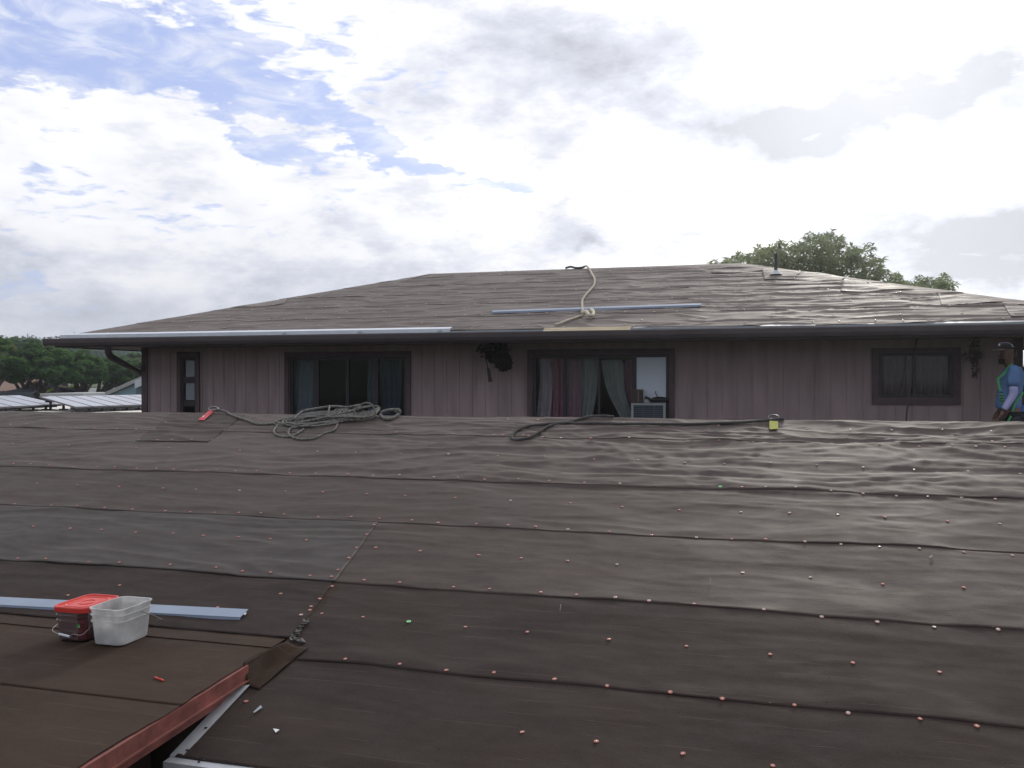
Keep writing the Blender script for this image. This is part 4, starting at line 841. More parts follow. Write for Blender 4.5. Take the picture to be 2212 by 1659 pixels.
for (px, py, lb) in ((1534, 1265, 'loose bright nail standing on the felt near the middle of the roof'), (1210, 1323.5, 'tiny loose nail lying on the felt below the green cap row')):
    p = onM(px, py); z = surf(p.x, p.y) + .002; q = MB(); q.tube([(p.x, p.y, z), (p.x + .002, p.y + .004, z + .028)], .0022, 6); q.tube([(p.x + .002, p.y + .004, z + .028), (p.x + .002, p.y + .004, z + .031)], .0045, 8); tag(q.build('loose_nail', M['nail']), lb, 'nail')
# ================================================================== buckets
def rrect(cx, cy, hx, hy, r, z, n=6):
    o = []
    for (sx_, sy_, a0) in ((1, 1, 0), (-1, 1, 90), (-1, -1, 180), (1, -1, 270)):
        for k in range(n + 1): a = R_(a0 + 90 * k / n); o.append(Vector((cx + sx_ * (hx - r) + r * math.cos(a), cy + sy_ * (hy - r) + r * math.sin(a), z)))
    return o
def loft(rings, cap0=True, cap1=False):
    V = []; F = []; n = len(rings[0])
    for r in rings: V += r
    for i in range(len(rings) - 1):
        for k in range(n): a, b_ = i * n + k, i * n + (k + 1) % n; F.append((a, b_, b_ + n, a + n))
    if cap0: F.append(tuple(range(n - 1, -1, -1)))
    if cap1: F.append(tuple(range((len(rings) - 1) * n, len(rings) * n)))
    return V, F
def bucket_body(cx, cy, z, hx, hy, H, tx, ty, m, parent, lip=True):
    lv = [(0, 0), (.03, .0), (.60, .62), (.62, .66), (.625, 1.05), (.66, 1.05), (.665, .70), (.80, .80), (.805, 1.2), (.83, 1.2), (.84, .86), (.965, .95), (.97, 1.35), (1.0, 1.35)]
    rings = [rrect(cx, cy, hx - .004 + tx * 0, hy - .004, .040, z)]
    for (f_, s_) in lv: rings.append(rrect(cx, cy, hx + tx * s_, hy + ty * s_, .045, z + H * f_ + (0 if f_ else .004)))
    t_ = .004
    for (f_, s_) in ((1.0, .98), (.02, 0)): rings.append(rrect(cx, cy, hx + tx * s_ - t_, hy + ty * s_ - t_, .042, z + H * f_ + (.002 if f_ < .5 else 0)))
    V, F = loft(rings, True, True); return link('body', V, F, m, parent, smooth=False)
def wire(name, pts, r, m, parent): q = MB(); q.tube(catmull(pts, 6), r, 6); return q.build(name, m, parent, smooth=True)
cz = bsf(-3.26, 3.95) + .001
cb = thing('bucket', (-3.262, 3.962, cz), 'open milky plastic bucket, dusty inside, right of the bucket with the red lid', 'bucket')
bucket_body(-3.262, 3.962, cz, .094, .115, .192, .010, .018, M['milky'], cb)
q = MB(); rnd = random.Random(9)
for _ in range(60): q.obox((-3.262 + rnd.uniform(-.07, .07), 3.962 + rnd.uniform(-.09, .09), cz + .01 + rnd.random() * .012), (.01 + rnd.random() * .01, 0, 0), (0, .008, 0), (0, 0, .004))
q.build('debris', mat('bucket_debris', (.10, .085, .07), .9, var=.5, vscale=40), cb)
x1 = -3.262 + .108
wire('wire_handle', [(x1 + .003, 3.985, cz + .148), (x1 + .022, 4.02, cz + .128), (x1 + .045, 4.06, cz + .100), (x1 + .060, 4.085, cz + .078), (x1 + .040, 4.095, cz + .076), (x1 + .008, 4.10, cz + .074)], .0022, mat('wire', (.12, .12, .12), .4, .8), cb)
rb = thing('bucket', (-3.515, 3.985, cz), 'plastic bucket full of red caps, closed with a bright red lid', 'bucket')
rx, ry, rz_ = -3.500, 3.985, cz
bucket_body(rx, ry, rz_, .092, .125, .165, .009, .014, M['clear'], rb)
V, F = loft([rrect(rx, ry, .084, .117, .035, rz_ + .012), rrect(rx, ry, .088, .122, .035, rz_ + .09), rrect(rx, ry, .089, .124, .035, rz_ + .110)], True, True); link('red_caps', V, F, mat('heap_of_caps', (.34, .03, .04), .5, col2=(.12, .015, .03), vscale=50, bump=.6, bscale=90), rb)
zl = rz_ + .155
V, F = loft([rrect(rx, ry, .108, .145, .045, zl), rrect(rx, ry, .110, .147, .047, zl + .022), rrect(rx, ry, .107, .144, .045, zl + .028), rrect(rx, ry, .099, .136, .04, zl + .028), rrect(rx, ry, .096, .133, .04, zl + .020), rrect(rx, ry, .072, .108, .03, zl + .020), rrect(rx, ry, .070, .106, .03, zl + .0235), rrect(rx, ry, .066, .102, .03, zl + .0235), rrect(rx, ry, .064, .100, .03, zl + .020)], True, True)
ld = link('lid', V, F, M['red_plastic'], rb)
q = MB(); q.tube([Vector((rx + .036 * math.cos(a), ry + .046 * math.sin(a), zl + .0205)) for a in [k / 24 * 6.283 for k in range(25)]], .003, 6, False); q.build('ring', M['red_plastic'], ld, smooth=True)
wm = mat('bright_wire', (.35, .33, .32), .4, .6)
wire('wire_handle', [(rx - .112, ry + .02, rz_ + .10), (rx - .14, ry - .05, rz_ + .065), (rx - .11, ry - .13, rz_ + .052), (rx - .05, ry - .150, rz_ + .040), (rx + .02, ry - .152, rz_ + .034), (rx + .04, ry - .150, rz_ + .046), (rx + .09, ry - .135, rz_ + .045), (rx + .108, ry - .06, rz_ + .10)], .0019, wm, rb)
q = MB(); q.tube([(rx - .048, ry - .150, rz_ + .040), (rx + .022, ry - .153, rz_ + .033)], .0068, 10); q.build('handle_grip', mat('white_grip', (.55, .62, .68), .5), rb, smooth=False)
q = MB(); gp = Vector((rx + .055, ry - .128, rz_ + .085)); q.tube([gp, gp + Vector((0, -.003, 0))], .011, 14); q.build('green_sticker', M['cap_green'], rb)
# ================================================================== plastic cap nails
def cap_mesh(name, mcap):
    prof = [(.0118, 0), (.0122, .0012), (.0118, .0026), (.0102, .0036), (.0088, .0026), (.0062, .0022), (.0050, .0024)]; n = 14; V = []; F = []; mi = []
    for (r, z) in prof:
        for k in range(n): a = k / n * 6.283; V.append((r * math.cos(a), r * math.sin(a), z))
    for i in range(len(prof) - 1):
        for k in range(n): a, b_ = i * n + k, i * n + (k + 1) % n; F.append((a, b_, b_ + n, a + n)); mi.append(0)
    F.append(tuple(range((len(prof) - 1) * n, len(prof) * n))); mi.append(0)
    b0 = len(V)
    for (r, z) in ((.0040, .0024), (.0040, .0036), (.0026, .0042)):
        for k in range(8): a = k / 8 * 6.283; V.append((r * math.cos(a), r * math.sin(a), z))
    for i in range(2):
        for k in range(8): a, b_ = b0 + i * 8 + k, b0 + i * 8 + (k + 1) % 8; F.append((a, b_, b_ + 8, a + 8)); mi.append(1)
    F.append(tuple(range(b0 + 16, b0 + 24))); mi.append(1)
    me = bpy.data.meshes.new(name); me.from_pydata(V, [], F); me.materials.append(mcap); me.materials.append(M['nail']); me.polygons.foreach_set('material_index', mi); me.update(); return me
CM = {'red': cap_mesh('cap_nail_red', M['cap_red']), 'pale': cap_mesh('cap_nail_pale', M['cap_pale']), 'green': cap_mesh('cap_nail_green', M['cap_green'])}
GN = 'plastic cap nails holding down the roofing felt'
ncap = 0
def cap_at(x, y, sf, slope, kind, label, h=.0015, tilt=True, s=1.0):
    global ncap
    o = bpy.data.objects.new('cap_nail', CM[kind]); COL.objects.link(o)
    o.location = (x, y, sf(x, y) + h)
    e = .012; gxx = (sf(x + e, y) - sf(x - e, y)) / (2 * e); gyy = (sf(x, y + e) - sf(x, y - e)) / (2 * e)
    if abs(gyy) > .6: gyy = slope
    nrm = Vector((-gxx + random.uniform(-.05, .05), -gyy + random.uniform(-.05, .05), 1)).normalized(); o.rotation_euler = nrm.to_track_quat('Z', 'Y').to_euler(); o.scale = (s, s, s)
    tag(o, label, 'cap nail', GN); ncap += 1; return o
def zA(l, ox, oy, k): return [(ox + x * k, oy + y * k) for x, y in l]
k1 = .337
Z1 = lambda l: zA(l, 0, 881, k1)            # zoom windows the positions were read from
Z2 = lambda l: zA(l, 677.7, 881, k1)
Z3 = lambda l: zA(l, 1466.5, 881, k1)
k4 = .3676
Z4 = lambda l: zA(l, 609.9, 1253.7, k4)
Z5 = lambda l: zA(l, 1398.8, 1253.7, k4)
ROWS = [
 ('just below the ridge', Z1([(20, 22), (222, 24), (475, 37), (715, 42), (928, 43), (1145, 43), (1577, 51), (1063, 99)]) + Z2([(876, 68), (1247, 78), (1435, 82), (1765, 98), (1985, 96)]) + Z3([(254, 118), (545, 123), (825, 131), (1099, 142), (1364, 146), (1687, 149), (2000, 152), (1777, 199), (2008, 219)])),
 ('along the first seam below the ridge', Z1([(66, 112), (169, 117), (290, 125), (400, 128), (487, 132), (603, 137), (747, 141), (872, 143), (989, 147), (1440, 153), (1646, 157)]) + Z2([(185, 161), (530, 170), (896, 179), (1155, 182), (1213, 182), (1375, 188), (1343, 187), (1467, 190), (1583, 192), (1775, 198), (2022, 204)]) + Z3([(58, 215), (257, 218), (475, 224), (649, 228), (819, 231), (1077, 240), (1285, 246), (1540, 252), (1753, 255), (1903, 258), (2090, 264)])),
 ('along the lower edge of the square felt patch', Z1([(890, 209), (1009, 209), (1102, 211), (1229, 213), (1358, 211)])),
 ('in the middle of the first wide course below the ridge', Z1([(82, 236), (309, 246), (440, 249), (628, 256), (875, 262), (1083, 266), (1536, 278), (1787, 283), (2034, 282)]) + Z2([(22, 283), (268, 288), (560, 298), (864, 307), (1181, 319), (1475, 323), (1797, 335), (2080, 344)]) + Z3([(38, 355), (291, 362), (588, 369), (884, 380), (1182, 391), (1508, 400), (1853, 409), (2188, 421)])),
 ('along the second seam below the ridge', Z1([(87, 366), (195, 369), (315, 376), (472, 380), (623, 384), (735, 388), (876, 394), (1002, 399), (1112, 402), (1258, 406), (1390, 409), (1510, 413), (1645, 413), (1857, 417), (2023, 417)]) + Z2([(216, 427), (381, 435), (549, 439), (770, 449), (923, 455), (1096, 463), (1310, 468), (1509, 473), (1735, 482), (1962, 495), (2186, 504)]) + Z3([(405, 523), (557, 527), (749, 534), (975, 547), (1181, 558), (1394, 565), (1595, 572), (1812, 581), (2028, 591)])),
 ('in the middle of the course between the second and third seams', Z1([(237, 488), (494, 498), (763, 508), (1047, 519), (1256, 527), (1535, 534), (1831, 537), (2069, 544)]) + Z2([(58, 544), (340, 561), (586, 573), (907, 588), (1262, 602), (1645, 614), (1976, 635)]) + Z3([(2, 653), (397, 669), (709, 682), (1020, 700), (1322, 714), (1722, 734), (2057, 751)])),
 ('along the third seam below the ridge', Z1([(94, 626), (328, 635), (494, 645), (671, 651), (848, 660), (1059, 668), (1219, 674), (1375, 679), (1531, 684), (1672, 687), (1821, 690), (2040, 705)]) + Z2([(240, 715), (421, 721), (629, 734), (797, 746), (1043, 759), (1246, 768), (1422, 774), (1628, 786), (1893, 803), (2165, 821)]) + Z3([(113, 835), (339, 846), (557, 852), (808, 870), (1039, 887), (1286, 907), (1542, 919), (1826, 935), (2137, 952)])),
 ('in the middle of the course left of the slanting joint', Z1([(214, 778), (450, 787), (650, 793), (870, 811), (1110, 820), (1303, 831), (1529, 838), (1734, 845), (1964, 859)])),
 ('beside the slanting joint', Z2([(387, 769), (340, 828), (274, 911), (225, 976), (156, 1053)]) + Z4([(293, 41), (220, 117), (169, 162), (162, 185), (110, 217), (232, 202)])),
 ('in the middle of the course right of the slanting joint', Z2([(398, 907), (684, 926), (1058, 947), (1331, 966), (1628, 985), (1944, 1005)]) + Z3([(411, 1060), (844, 1086), (1307, 1131), (1825, 1162)])),
 ('along the fourth seam below the ridge', Z1([(113, 973), (293, 985), (568, 1004), (765, 1014), (1091, 1024), (1386, 1043), (1554, 1055), (1735, 1070), (1987, 1086)]) + Z2([(114, 1097), (323, 1115), (551, 1134), (896, 1153), (1127, 1166)]) + Z4([(1518, 78), (1728, 93), (1957, 116), (2155, 132)]) + Z5([(274, 149), (683, 181), (1023, 212), (1350, 242), (1684, 268), (2060, 290)])),
 ('below the fourth seam left of the slanting joint', Z1([(767, 1156), (1799, 1199)]) + [(147, 1291), (470, 1316), (301, 1302.5)]),
 ('in the middle of the course below the fourth seam', Z4([(474, 226), (1076, 277), (1440, 310), (1920, 358)]) + Z5([(229, 395), (721, 440), (1206, 490), (1715, 538)])),
 ('along the fifth and lowest seam', Z4([(370, 481), (690, 507), (964, 538), (1243, 554), (1599, 597), (1908, 636)]) + Z5([(133, 671), (439, 709), (863, 747), (1179, 790), (1601, 832), (1935, 869)])),
 ('on the lowest course near the bottom of the roof', Z4([(1409, 905), (1845, 958)]) + Z5([(208, 1021), (736, 1088)]) + [(531.5, 1516.5)]),
]
for nm, pts in ROWS:
    for (px, py) in pts:
        p = onM(px, py)
        if p.y > RIDGE - .03 or p.y < 3.3: continue
        pale = random.random() < np.interp(px, [600, 1900], [.05, .85]) * np.interp(py, [1100, 1500], [1, .15])  # glare-pale caps grow likelier towards the right and the far side
        cap_at(p.x, p.y, surf, MS, 'pale' if pale else 'red', ('glare-pale pink cap nail ' if pale else 'small red cap nail ') + nm, h=.0015, s=random.uniform(.74, .92))
for (px, py, lb) in ((883, 1346, 'bright green cap nail in the middle of the course below the fourth seam'), (1556, 1055.5, 'green cap nail on the second seam below the ridge at the right')):
    p = onM(px, py); cap_at(p.x, p.y, surf, MS, 'green', lb, h=.0025)
# on the hip roof
rest = []; rnd = random.Random(5)
for k in range(6):
    for (off, st, nm) in ((.035, .36, 'seam'), (.42, .72, 'middle')):
        y = UW[k] + off
        if k == 0 and nm == 'seam': y = UW[0] + .12
        x = xl(y) + .3
        while x < min(xr(y) - .2, 3.9):
            yy = y + rnd.uniform(-.02, .02) + (rnd.uniform(-.05, .05) if nm == 'middle' else 0); rest.append((yy, x + rnd.uniform(-.06, .06), k, nm)); x += st * rnd.uniform(.8, 1.25)
rest.sort(key=lambda r: math.hypot(r[0], r[1])); ORD = ['lowest', 'second', 'third', 'fourth', 'fifth', 'topmost']
room_ = max(0, 300 - ncap)
for (y, x, k, nm) in rest[:room_]:
    cap_at(x, y, usurf, US, 'pale', 'pale cap nail ' + ('on the edge' if nm == 'seam' else 'in the middle') + ' of the ' + ORD[k] + ' felt course of the hip roof', h=.004, s=1.25)  # hip roof caps all take the glare-pale colour
if rest[room_:]:
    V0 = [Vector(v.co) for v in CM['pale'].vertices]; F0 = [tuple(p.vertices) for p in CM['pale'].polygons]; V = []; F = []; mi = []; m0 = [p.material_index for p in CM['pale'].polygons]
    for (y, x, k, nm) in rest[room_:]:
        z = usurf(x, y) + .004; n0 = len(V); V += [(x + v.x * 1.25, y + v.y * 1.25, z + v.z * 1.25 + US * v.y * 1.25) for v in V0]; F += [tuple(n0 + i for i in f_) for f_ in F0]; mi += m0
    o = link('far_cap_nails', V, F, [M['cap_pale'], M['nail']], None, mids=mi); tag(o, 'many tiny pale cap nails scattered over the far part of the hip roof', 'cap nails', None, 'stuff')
# ================================================================== background: flat white roof with solar panels
fb = thing('flat_roof_building', (-24, 24, 0), 'low building with a flat white roof carrying the solar panels', 'building')
ZF = 5.02
q = MB(); q.box(-40, -12.6, 17, 32, ZF - .25, ZF); q.build('roof', mat('white_roof', (.70, .68, .63), .8, var=.08, vscale=1), fb)
q = MB(); q.box(-39.7, -12.9, 17.3, 31.7, -.5, ZF - .25); q.build('wall', M['white'], fb)
m_pan = mat('solar_glass', (.30, .32, .40), .25, spec=1.0, var=.1, vscale=2)  # base colour lightened to stand for sky reflected in the glass
m_alu = mat('aluminium', (.10, .10, .11), .5, .5)
def solar(A, Bp, D, n0, n1, label):
    """A->Bp low front edge of the panels in view, A->D the sloping side"""
    ar = thing('solar_array', (A.x, A.y, ZF), label, 'solar panels', 'solar panel arrays on the flat white roof')
    e = (Bp - A); d = D - A; nrm = e.cross(d).normalized(); nrm = nrm if nrm.z > 0 else -nrm
    for k in range(n0, n1):
        a = A + e * k; q = MB(); g = .02 / e.length
        c0, c1, c2, c3 = a + e * g, a + e * (1 - g), a + e * (1 - g) + d, a + e * g + d
        q.prism([c0, c1, c2, c3], nrm * -.045); pn = q.build('solar_panel', m_alu, ar)
        q = MB(); s_ = .03; q.prism([c0.lerp(c2, s_) + nrm * .001, c1.lerp(c3, s_) + nrm * .001, c2.lerp(c0, s_) + nrm * .001, c3.lerp(c1, s_) + nrm * .001], nrm * .003); q.build('glass', m_pan, pn)
    dn = nrm * -.09
    for f_ in (.12, .80):
        q = MB(); q.bar(A + e * n0 + d * f_ + dn, A + e * n1 + d * f_ + dn, .05, .08); q.build('rail', m_alu, ar)
        k = n0 + .3
        while k < n1:
            p = A + e * k + d * f_ + dn; q = MB(); q.bar((p.x, p.y, ZF), (p.x, p.y, p.z), .06, .06, (0, 1, 0)); q.box(p.x - .12, p.x + .12, p.y - .08, p.y + .08, ZF - .01, ZF + .04); q.build('leg', m_alu, ar); k += .8
A, B2, D = at(163.5, 879.8, 26.5), at(200.3, 878.4, 27.1), at(84, 858.5, 29.2); A.z = 5.2; B2.z = 5.2; D.z = 5.47
solar(A, B2, D, 0, 7, 'long tilted row of solar panels reaching behind the corner of the house')
A, B2, D = at(28.6, 878.2, 27.0), at(66, 876.6, 27.8), at(-62, 857, 29.6); A.z = 5.2; B2.z = 5.2; D.z = 5.47
solar(A, B2, D, -2, 3, 'tilted row of solar panels at the left edge of the picture')
# ---- blue gabled building
bb = thing('gabled_building', at(300, 857, 46) * 1, 'pale blue building with a long sloping gable edge, left of the house corner', 'building'); bb.location.z = 0
tb = 46; P0, P1, P2 = at(233, 856, tb), at(372, 795, tb), at(512, 856, tb); bk = Vector((-.3, 1, 0)).normalized() * 10
def at0(v, z): return Vector((v.x, v.y, z))
q = MB(); q.prism([at0(P0, 0), P0, P1, P2, at0(P2, 0)], bk); q.build('wall', mat('blue_wall', (.20, .30, .36), .8, var=.05, vscale=1), bb)
fo = -bk.normalized() * .35
q = MB()
for (a, b_) in ((P0, P1), (P1, P2)): q.prism([a + fo + Vector((0, 0, .02)), b_ + fo + Vector((0, 0, .02)), b_ + fo + Vector((0, 0, .22)), a + fo + Vector((0, 0, .22))], bk * 1.08)
q.build('roof', mat('grey_roof', (.28, .28, .28), .8), bb)
q = MB(); a = at(296, 828, tb - .2); q.prism([P0.lerp(P1, .46) + fo * 1.05 + Vector((0, 0, -.28)), P1 + fo * 1.05 + Vector((0, 0, -.28)), P1 + fo * 1.05 + Vector((0, 0, .12)), P0.lerp(P1, .46) + fo * 1.05 + Vector((0, 0, .12))], bk * .004); q.build('rake_board', mat('pale_board', (.42, .46, .50), .7), bb)
q = MB(); q.prism([at0(at(297, 850, tb), 2) + fo * .3, at0(at(296, 850, tb), at(296, 836, tb).z) + fo * .3, at(360, 812, tb) + fo * .3, at0(at(360, 812, tb), 2) + fo * .3], bk * .002); q.build('recess', mat('blue_shade_panel', (.09, .14, .17), .8), bb)  # flat panel, not set back: the recess's shade is put into its darker blue
# ---- small things under the trees
def shed(name, x0, x1, y0, y1, t, m, label, cat='building', roofm=None, depth=5, zb=2.0, pitch=0):
    o = thing(name, at((x0 + x1) / 2, y1, t), label, cat); o.location.z = zb
    a, b_ = at(x0, y0, t), at(x1, y0, t); bk_ = Vector((Fv.x, Fv.y, 0)).normalized() * depth; zt = a.z; q = MB()
    q.prism([at0(a, zb), at0(a, zt), at0(b_, zt), at0(b_, zb)], bk_); q.build('wall', m, o)
    q = MB(); e = (b_ - a).normalized() * .4
    if pitch:
        mid = bk_ * .5; f0 = -bk_.normalized() * .4
        q.prism([at0(a, zt) - e + f0, at0(b_, zt) + e + f0, at0(b_, zt + pitch) - e * (4 if pitch > 1 else 1) + mid, at0(a, zt + pitch) + e * (4 if pitch > 1 else 1) + mid], (0, 0, .12)); q.prism([at0(a, zt) - e + bk_ - f0, at0(b_, zt) + e + bk_ - f0, at0(b_, zt + pitch) - e * 2 + mid, at0(a, zt + pitch) + e * 2 + mid], (0, 0, .12))
    else: q.prism([at0(a, zt) - e, at0(b_, zt) + e, at0(b_, zt) + e + bk_, at0(a, zt) - e + bk_], (0, 0, .12))
    q.build('roof', roofm or M['white'], o); return o
shed('long_shed', 104, 163, 855, 870, 44, M['white'], 'long low shed with a grey and white roof edge under the trees', roofm=mat('pale_grey_roof', (.35, .37, .38), .7))
shed('white_building', 190, 250, 842, 860, 78, M['white'], 'white walled building seen between the trunks behind the yellow hedge')
shed('brown_house', -60, 22, 848, 862, 58, mat('tan_wall', (.30, .20, .15), .8), 'brown roofed house at the left edge below the trees', 'house', mat('brown_shingle', (.20, .12, .09), .9), 8, 2.0, .8)
shed('grey_house', 20, 62, 852, 862, 52, mat('grey_wall', (.22, .25, .29), .8), 'small grey blue house beside the first trunk', 'house', mat('slate_roof', (.17, .20, .25), .9), 6, 2.0, .5)
for i, (x0, x1, y0, y1, c, lb) in enumerate(((155, 188, 757, 764, (.24, .15, .11), 'brown roofed house on the hillside, leftmost of the row'), (190, 216, 760, 770, (.25, .11, .09), 'house with reddish wall on the hillside beside the downspout'), (214, 228, 756, 764, (.22, .14, .12), 'small house on the hillside just behind the downspout'), (242, 280, 762, 770, (.26, .19, .13), 'tan roofed house on the hillside right of the downspout'))):
    t = 340; o = shed('hillside_house', x0, x1, y0, y1, t, mat('hill_wall%d' % i, (.25, .13, .11) if i == 1 else (.35, .30, .27), .9), lb, 'house', mat('hill_roof%d' % i, c, .9), 9, 12, 1.0); o['group'] = 'houses on the hillside'
# ================================================================== trees
def leaves(cl, per, rnd, size=(.22, .12), flat=.55, nd=3):
    """cl: list of (centre, rx, ry, rz) pads; a pad is a flattened cloud of small leaf quads"""
    Vs = []
    for (c, rx, ry, rz) in cl:
        n = per; d = rnd.normal(size=(n, 3)); d /= np.linalg.norm(d, axis=1)[:, None] + 1e-9; r = rnd.random(n) ** .4
        P = np.array(c)[None] + d * r[:, None] * np.array([rx, ry, rz])[None]
        nrm = rnd.normal(size=(n, 3)) * flat + np.array([0, 0, 1.0])[None] + d * .5; nrm /= np.linalg.norm(nrm, axis=1)[:, None]
        t = rnd.normal(size=(n, 3)); t -= (t * nrm).sum(1)[:, None] * nrm; t /= np.linalg.norm(t, axis=1)[:, None]; b = np.cross(nrm, t)
        s = rnd.uniform(.6, 1.4, n)[:, None]; L = t * size[0] * s; Wd = b * size[1] * s
        Vs.append(np.stack([P - L, P + Wd * .9 - L * .1, P + L, P - Wd * .9 - L * .1], 1).reshape(-1, 3))
    V = np.concatenate(Vs); F = np.arange(len(V)).reshape(-1, 4); return V, F
def canopy_tree(x, y, xw0, xw1, ytop, ybot, t, label, seed, m='leaf', npad=70, per=150, fork=None, grp='spreading trees behind the flat white roof', dens=1.0):
    """an umbrella-shaped tree placed by what it covers: crown width, top and underside, distance"""
    rnd = np.random.default_rng(seed); base = at(x, y, t); gz = float(terr(base.x, base.y)); ctr = at((xw0 + xw1) / 2, (ytop + ybot) / 2, t)
    rad = (xw1 - xw0) / 2 / 1900 * t; zt, zb = at(x, ytop, t).z, at(x, ybot, t).z; H = zt - zb
    tr = thing('tree', (base.x, base.y, gz), label, 'tree', grp); cl = []
    for i in range(npad):
        a = rnd.uniform(0, 6.283); r = math.sqrt(rnd.random()); px, py = ctr.x + math.cos(a) * r * rad, ctr.y + math.sin(a) * r * rad * .8
        top = zb + H * math.sqrt(max(0, 1 - r * r * .80)); f_ = rnd.random() ** .6; z = zb + .12 * H + (top - zb - .2 * H) * f_; s = rad * rnd.uniform(.15, .27)
        cl.append(((px, py, z), s, s, s * .38))
    V, F = leaves(cl, int(per * dens), rnd, (.17 * t / 55, .085 * t / 55)); link('crown', V, F, M[m], tr)
    q = MB(); fk = Vector((base.x, base.y, gz + max(.6, (zb - gz) * .45))); tr_r = .32
    q.tube([(base.x, base.y, gz - .3), (base.x, base.y, gz + .3), fk], [tr_r * 1.3, tr_r, tr_r * .85], 10)
    for i in range(9):
        c = cl[rnd.integers(len(cl))][0]; m1 = fk.lerp(Vector(c), .45) + Vector((rnd.normal() * .3, rnd.normal() * .3, -.15 * H * rnd.random())); q.tube(catmull([fk, fk.lerp(m1, .5) + Vector((0, 0, .1)), m1, Vector(c)], 4), [.22 * (1 - i_ / 13) + .03 for i_ in range(13)], 7)
    q.build('trunk', M['bark'], tr, smooth=True); return tr
canopy_tree(-30, 860, -120, 50, 712, 838, 50, 'tall spreading tree cut by the left edge of the picture', 1, npad=90, per=170)
canopy_tree(86, 860, -10, 168, 738, 836, 53, 'wide spreading tree with forked trunk left of the grey shed', 2, npad=100, per=170)
canopy_tree(172, 860, 120, 232, 752, 838, 57, 'spreading tree whose leaning trunk stands left of the yellow hedge', 3, npad=70, per=160)
canopy_tree(213, 860, 185, 285, 768, 836, 60, 'smaller spreading tree with its trunk right of the yellow hedge', 4, npad=60, per=150)
canopy_tree(262, 858, 235, 345, 772, 842, 64, 'dark spreading tree above the blue gabled building', 5, npad=60, per=150)
canopy_tree(20, 850, -60, 120, 722, 800, 90, 'broad tree in the second row at the left', 6, npad=60, per=140, m='leaf')
canopy_tree(140, 850, 70, 215, 745, 810, 92, 'broad tree in the second row behind the grey shed', 7, npad=60, per=140)
canopy_tree(250, 850, 190, 330, 757, 815, 95, 'broad tree in the second row behind the downspout', 8, npad=60, per=140)
canopy_tree(330, 850, 270, 400, 762, 815, 95, 'tree in the second row partly behind the wall of the house', 9, npad=50, per=120)
# shrubs and hedge below the canopies
def shrub(x0, x1, y0, y1, t, m, label, seed, name='shrub', n=26, per=120, dep=1.5):
    rnd = np.random.default_rng(seed); a, b_ = at(x0, y1, t), at(x1, y0, t); gz = float(terr(a.x, a.y)); cl = []
    for i in range(n):
        f_ = rnd.random(); c = a.lerp(b_, f_); z = a.z + (b_.z - a.z) * rnd.random() * .85; s = (b_.z - a.z) * .32; cl.append(((c.x + rnd.normal() * .2, c.y + rnd.uniform(0, dep), z), s, s, s * .7))
    o = thing(name, (a.x, a.y, gz), label, name); V, F = leaves(cl, per, rnd, (.11 * t / 60, .06 * t / 60), 1.0); link('foliage', V, F, M[m], o)
    q = MB()
    for i in range(5): f_ = (i + .5) / 5; c = a.lerp(b_, f_); q.tube([(c.x, c.y + .4, gz - .1), (c.x, c.y + .4, a.z + .2)], .05, 6)
    q.build('stem', M['bark'], o); return o
shrub(196, 243, 844, 862, 70, 'leaf_yellow', 'clipped yellow hedge between two trunks under the trees', 21, 'hedge', 40, 160)
shrub(92, 162, 835, 862, 62, 'leaf_shrub', 'light green bushes behind the grey shed', 22)
shrub(255, 282, 838, 862, 66, 'leaf_shrub', 'light green bush beside the sloping gable edge', 23, n=14)
shrub(-20, 70, 832, 860, 68, 'leaf_shrub', 'yellow green bushes below the tree at the left', 24)
# far forest on the hill: one mass
rnd = np.random.default_rng(77); cl = []
for i in range(1100):
    ang = rnd.uniform(24, 52); r = rnd.uniform(150, 520) ; a = math.radians(ang); x, y = -math.sin(a) * r, math.cos(a) * r
    z = float(terr(x, y)); s = rnd.uniform(2.0, 3.6) * (1 if r < 300 else 1.2); cl.append(((x, y, z + s * .5), s, s, s * .75))
V, F = leaves(cl, 90, rnd, (.7, .42), .8); fo_ = link('forest', V, F, M['leaf_dark'], None, (0, 0, 0)); tag(fo_, 'dark green wood covering the far hillside', 'forest', None, 'stuff')
for (px, pt, pb, lb) in ((60, 719.5, 733, 'left pointed conifer standing on the hill skyline'), (160, 716.5, 733, 'right pointed conifer on the hill skyline near the gutter end')):
    t = 400; b_ = at(px, pb, t); tp = at(px, pt, t); gz = min(float(terr(b_.x, b_.y)), b_.z); o = thing('conifer', (b_.x, b_.y, gz), lb, 'tree', 'conifers on the skyline'); q = MB(); rn = random.Random(int(px))
    for k in range(14):
        f_ = k / 14; z = b_.z - 2 + (tp.z - b_.z + 2) * f_; r0 = (1 - f_) * .75 + .12
        for j in range(9): a = rn.uniform(0, 6.28); q.quad((b_.x, b_.y, z + .35), (b_.x + math.cos(a - .3) * r0, b_.y + math.sin(a - .3) * r0, z), (b_.x + math.cos(a) * r0 * 1.3, b_.y + math.sin(a) * r0 * 1.3, z - .1), (b_.x + math.cos(a + .3) * r0, b_.y + math.sin(a + .3) * r0, z))
    q.build('crown', M['leaf_dark'], o); q = MB(); q.tube([(b_.x, b_.y, gz), tp], [.3, .04], 6); q.build('trunk', M['bark'], o)
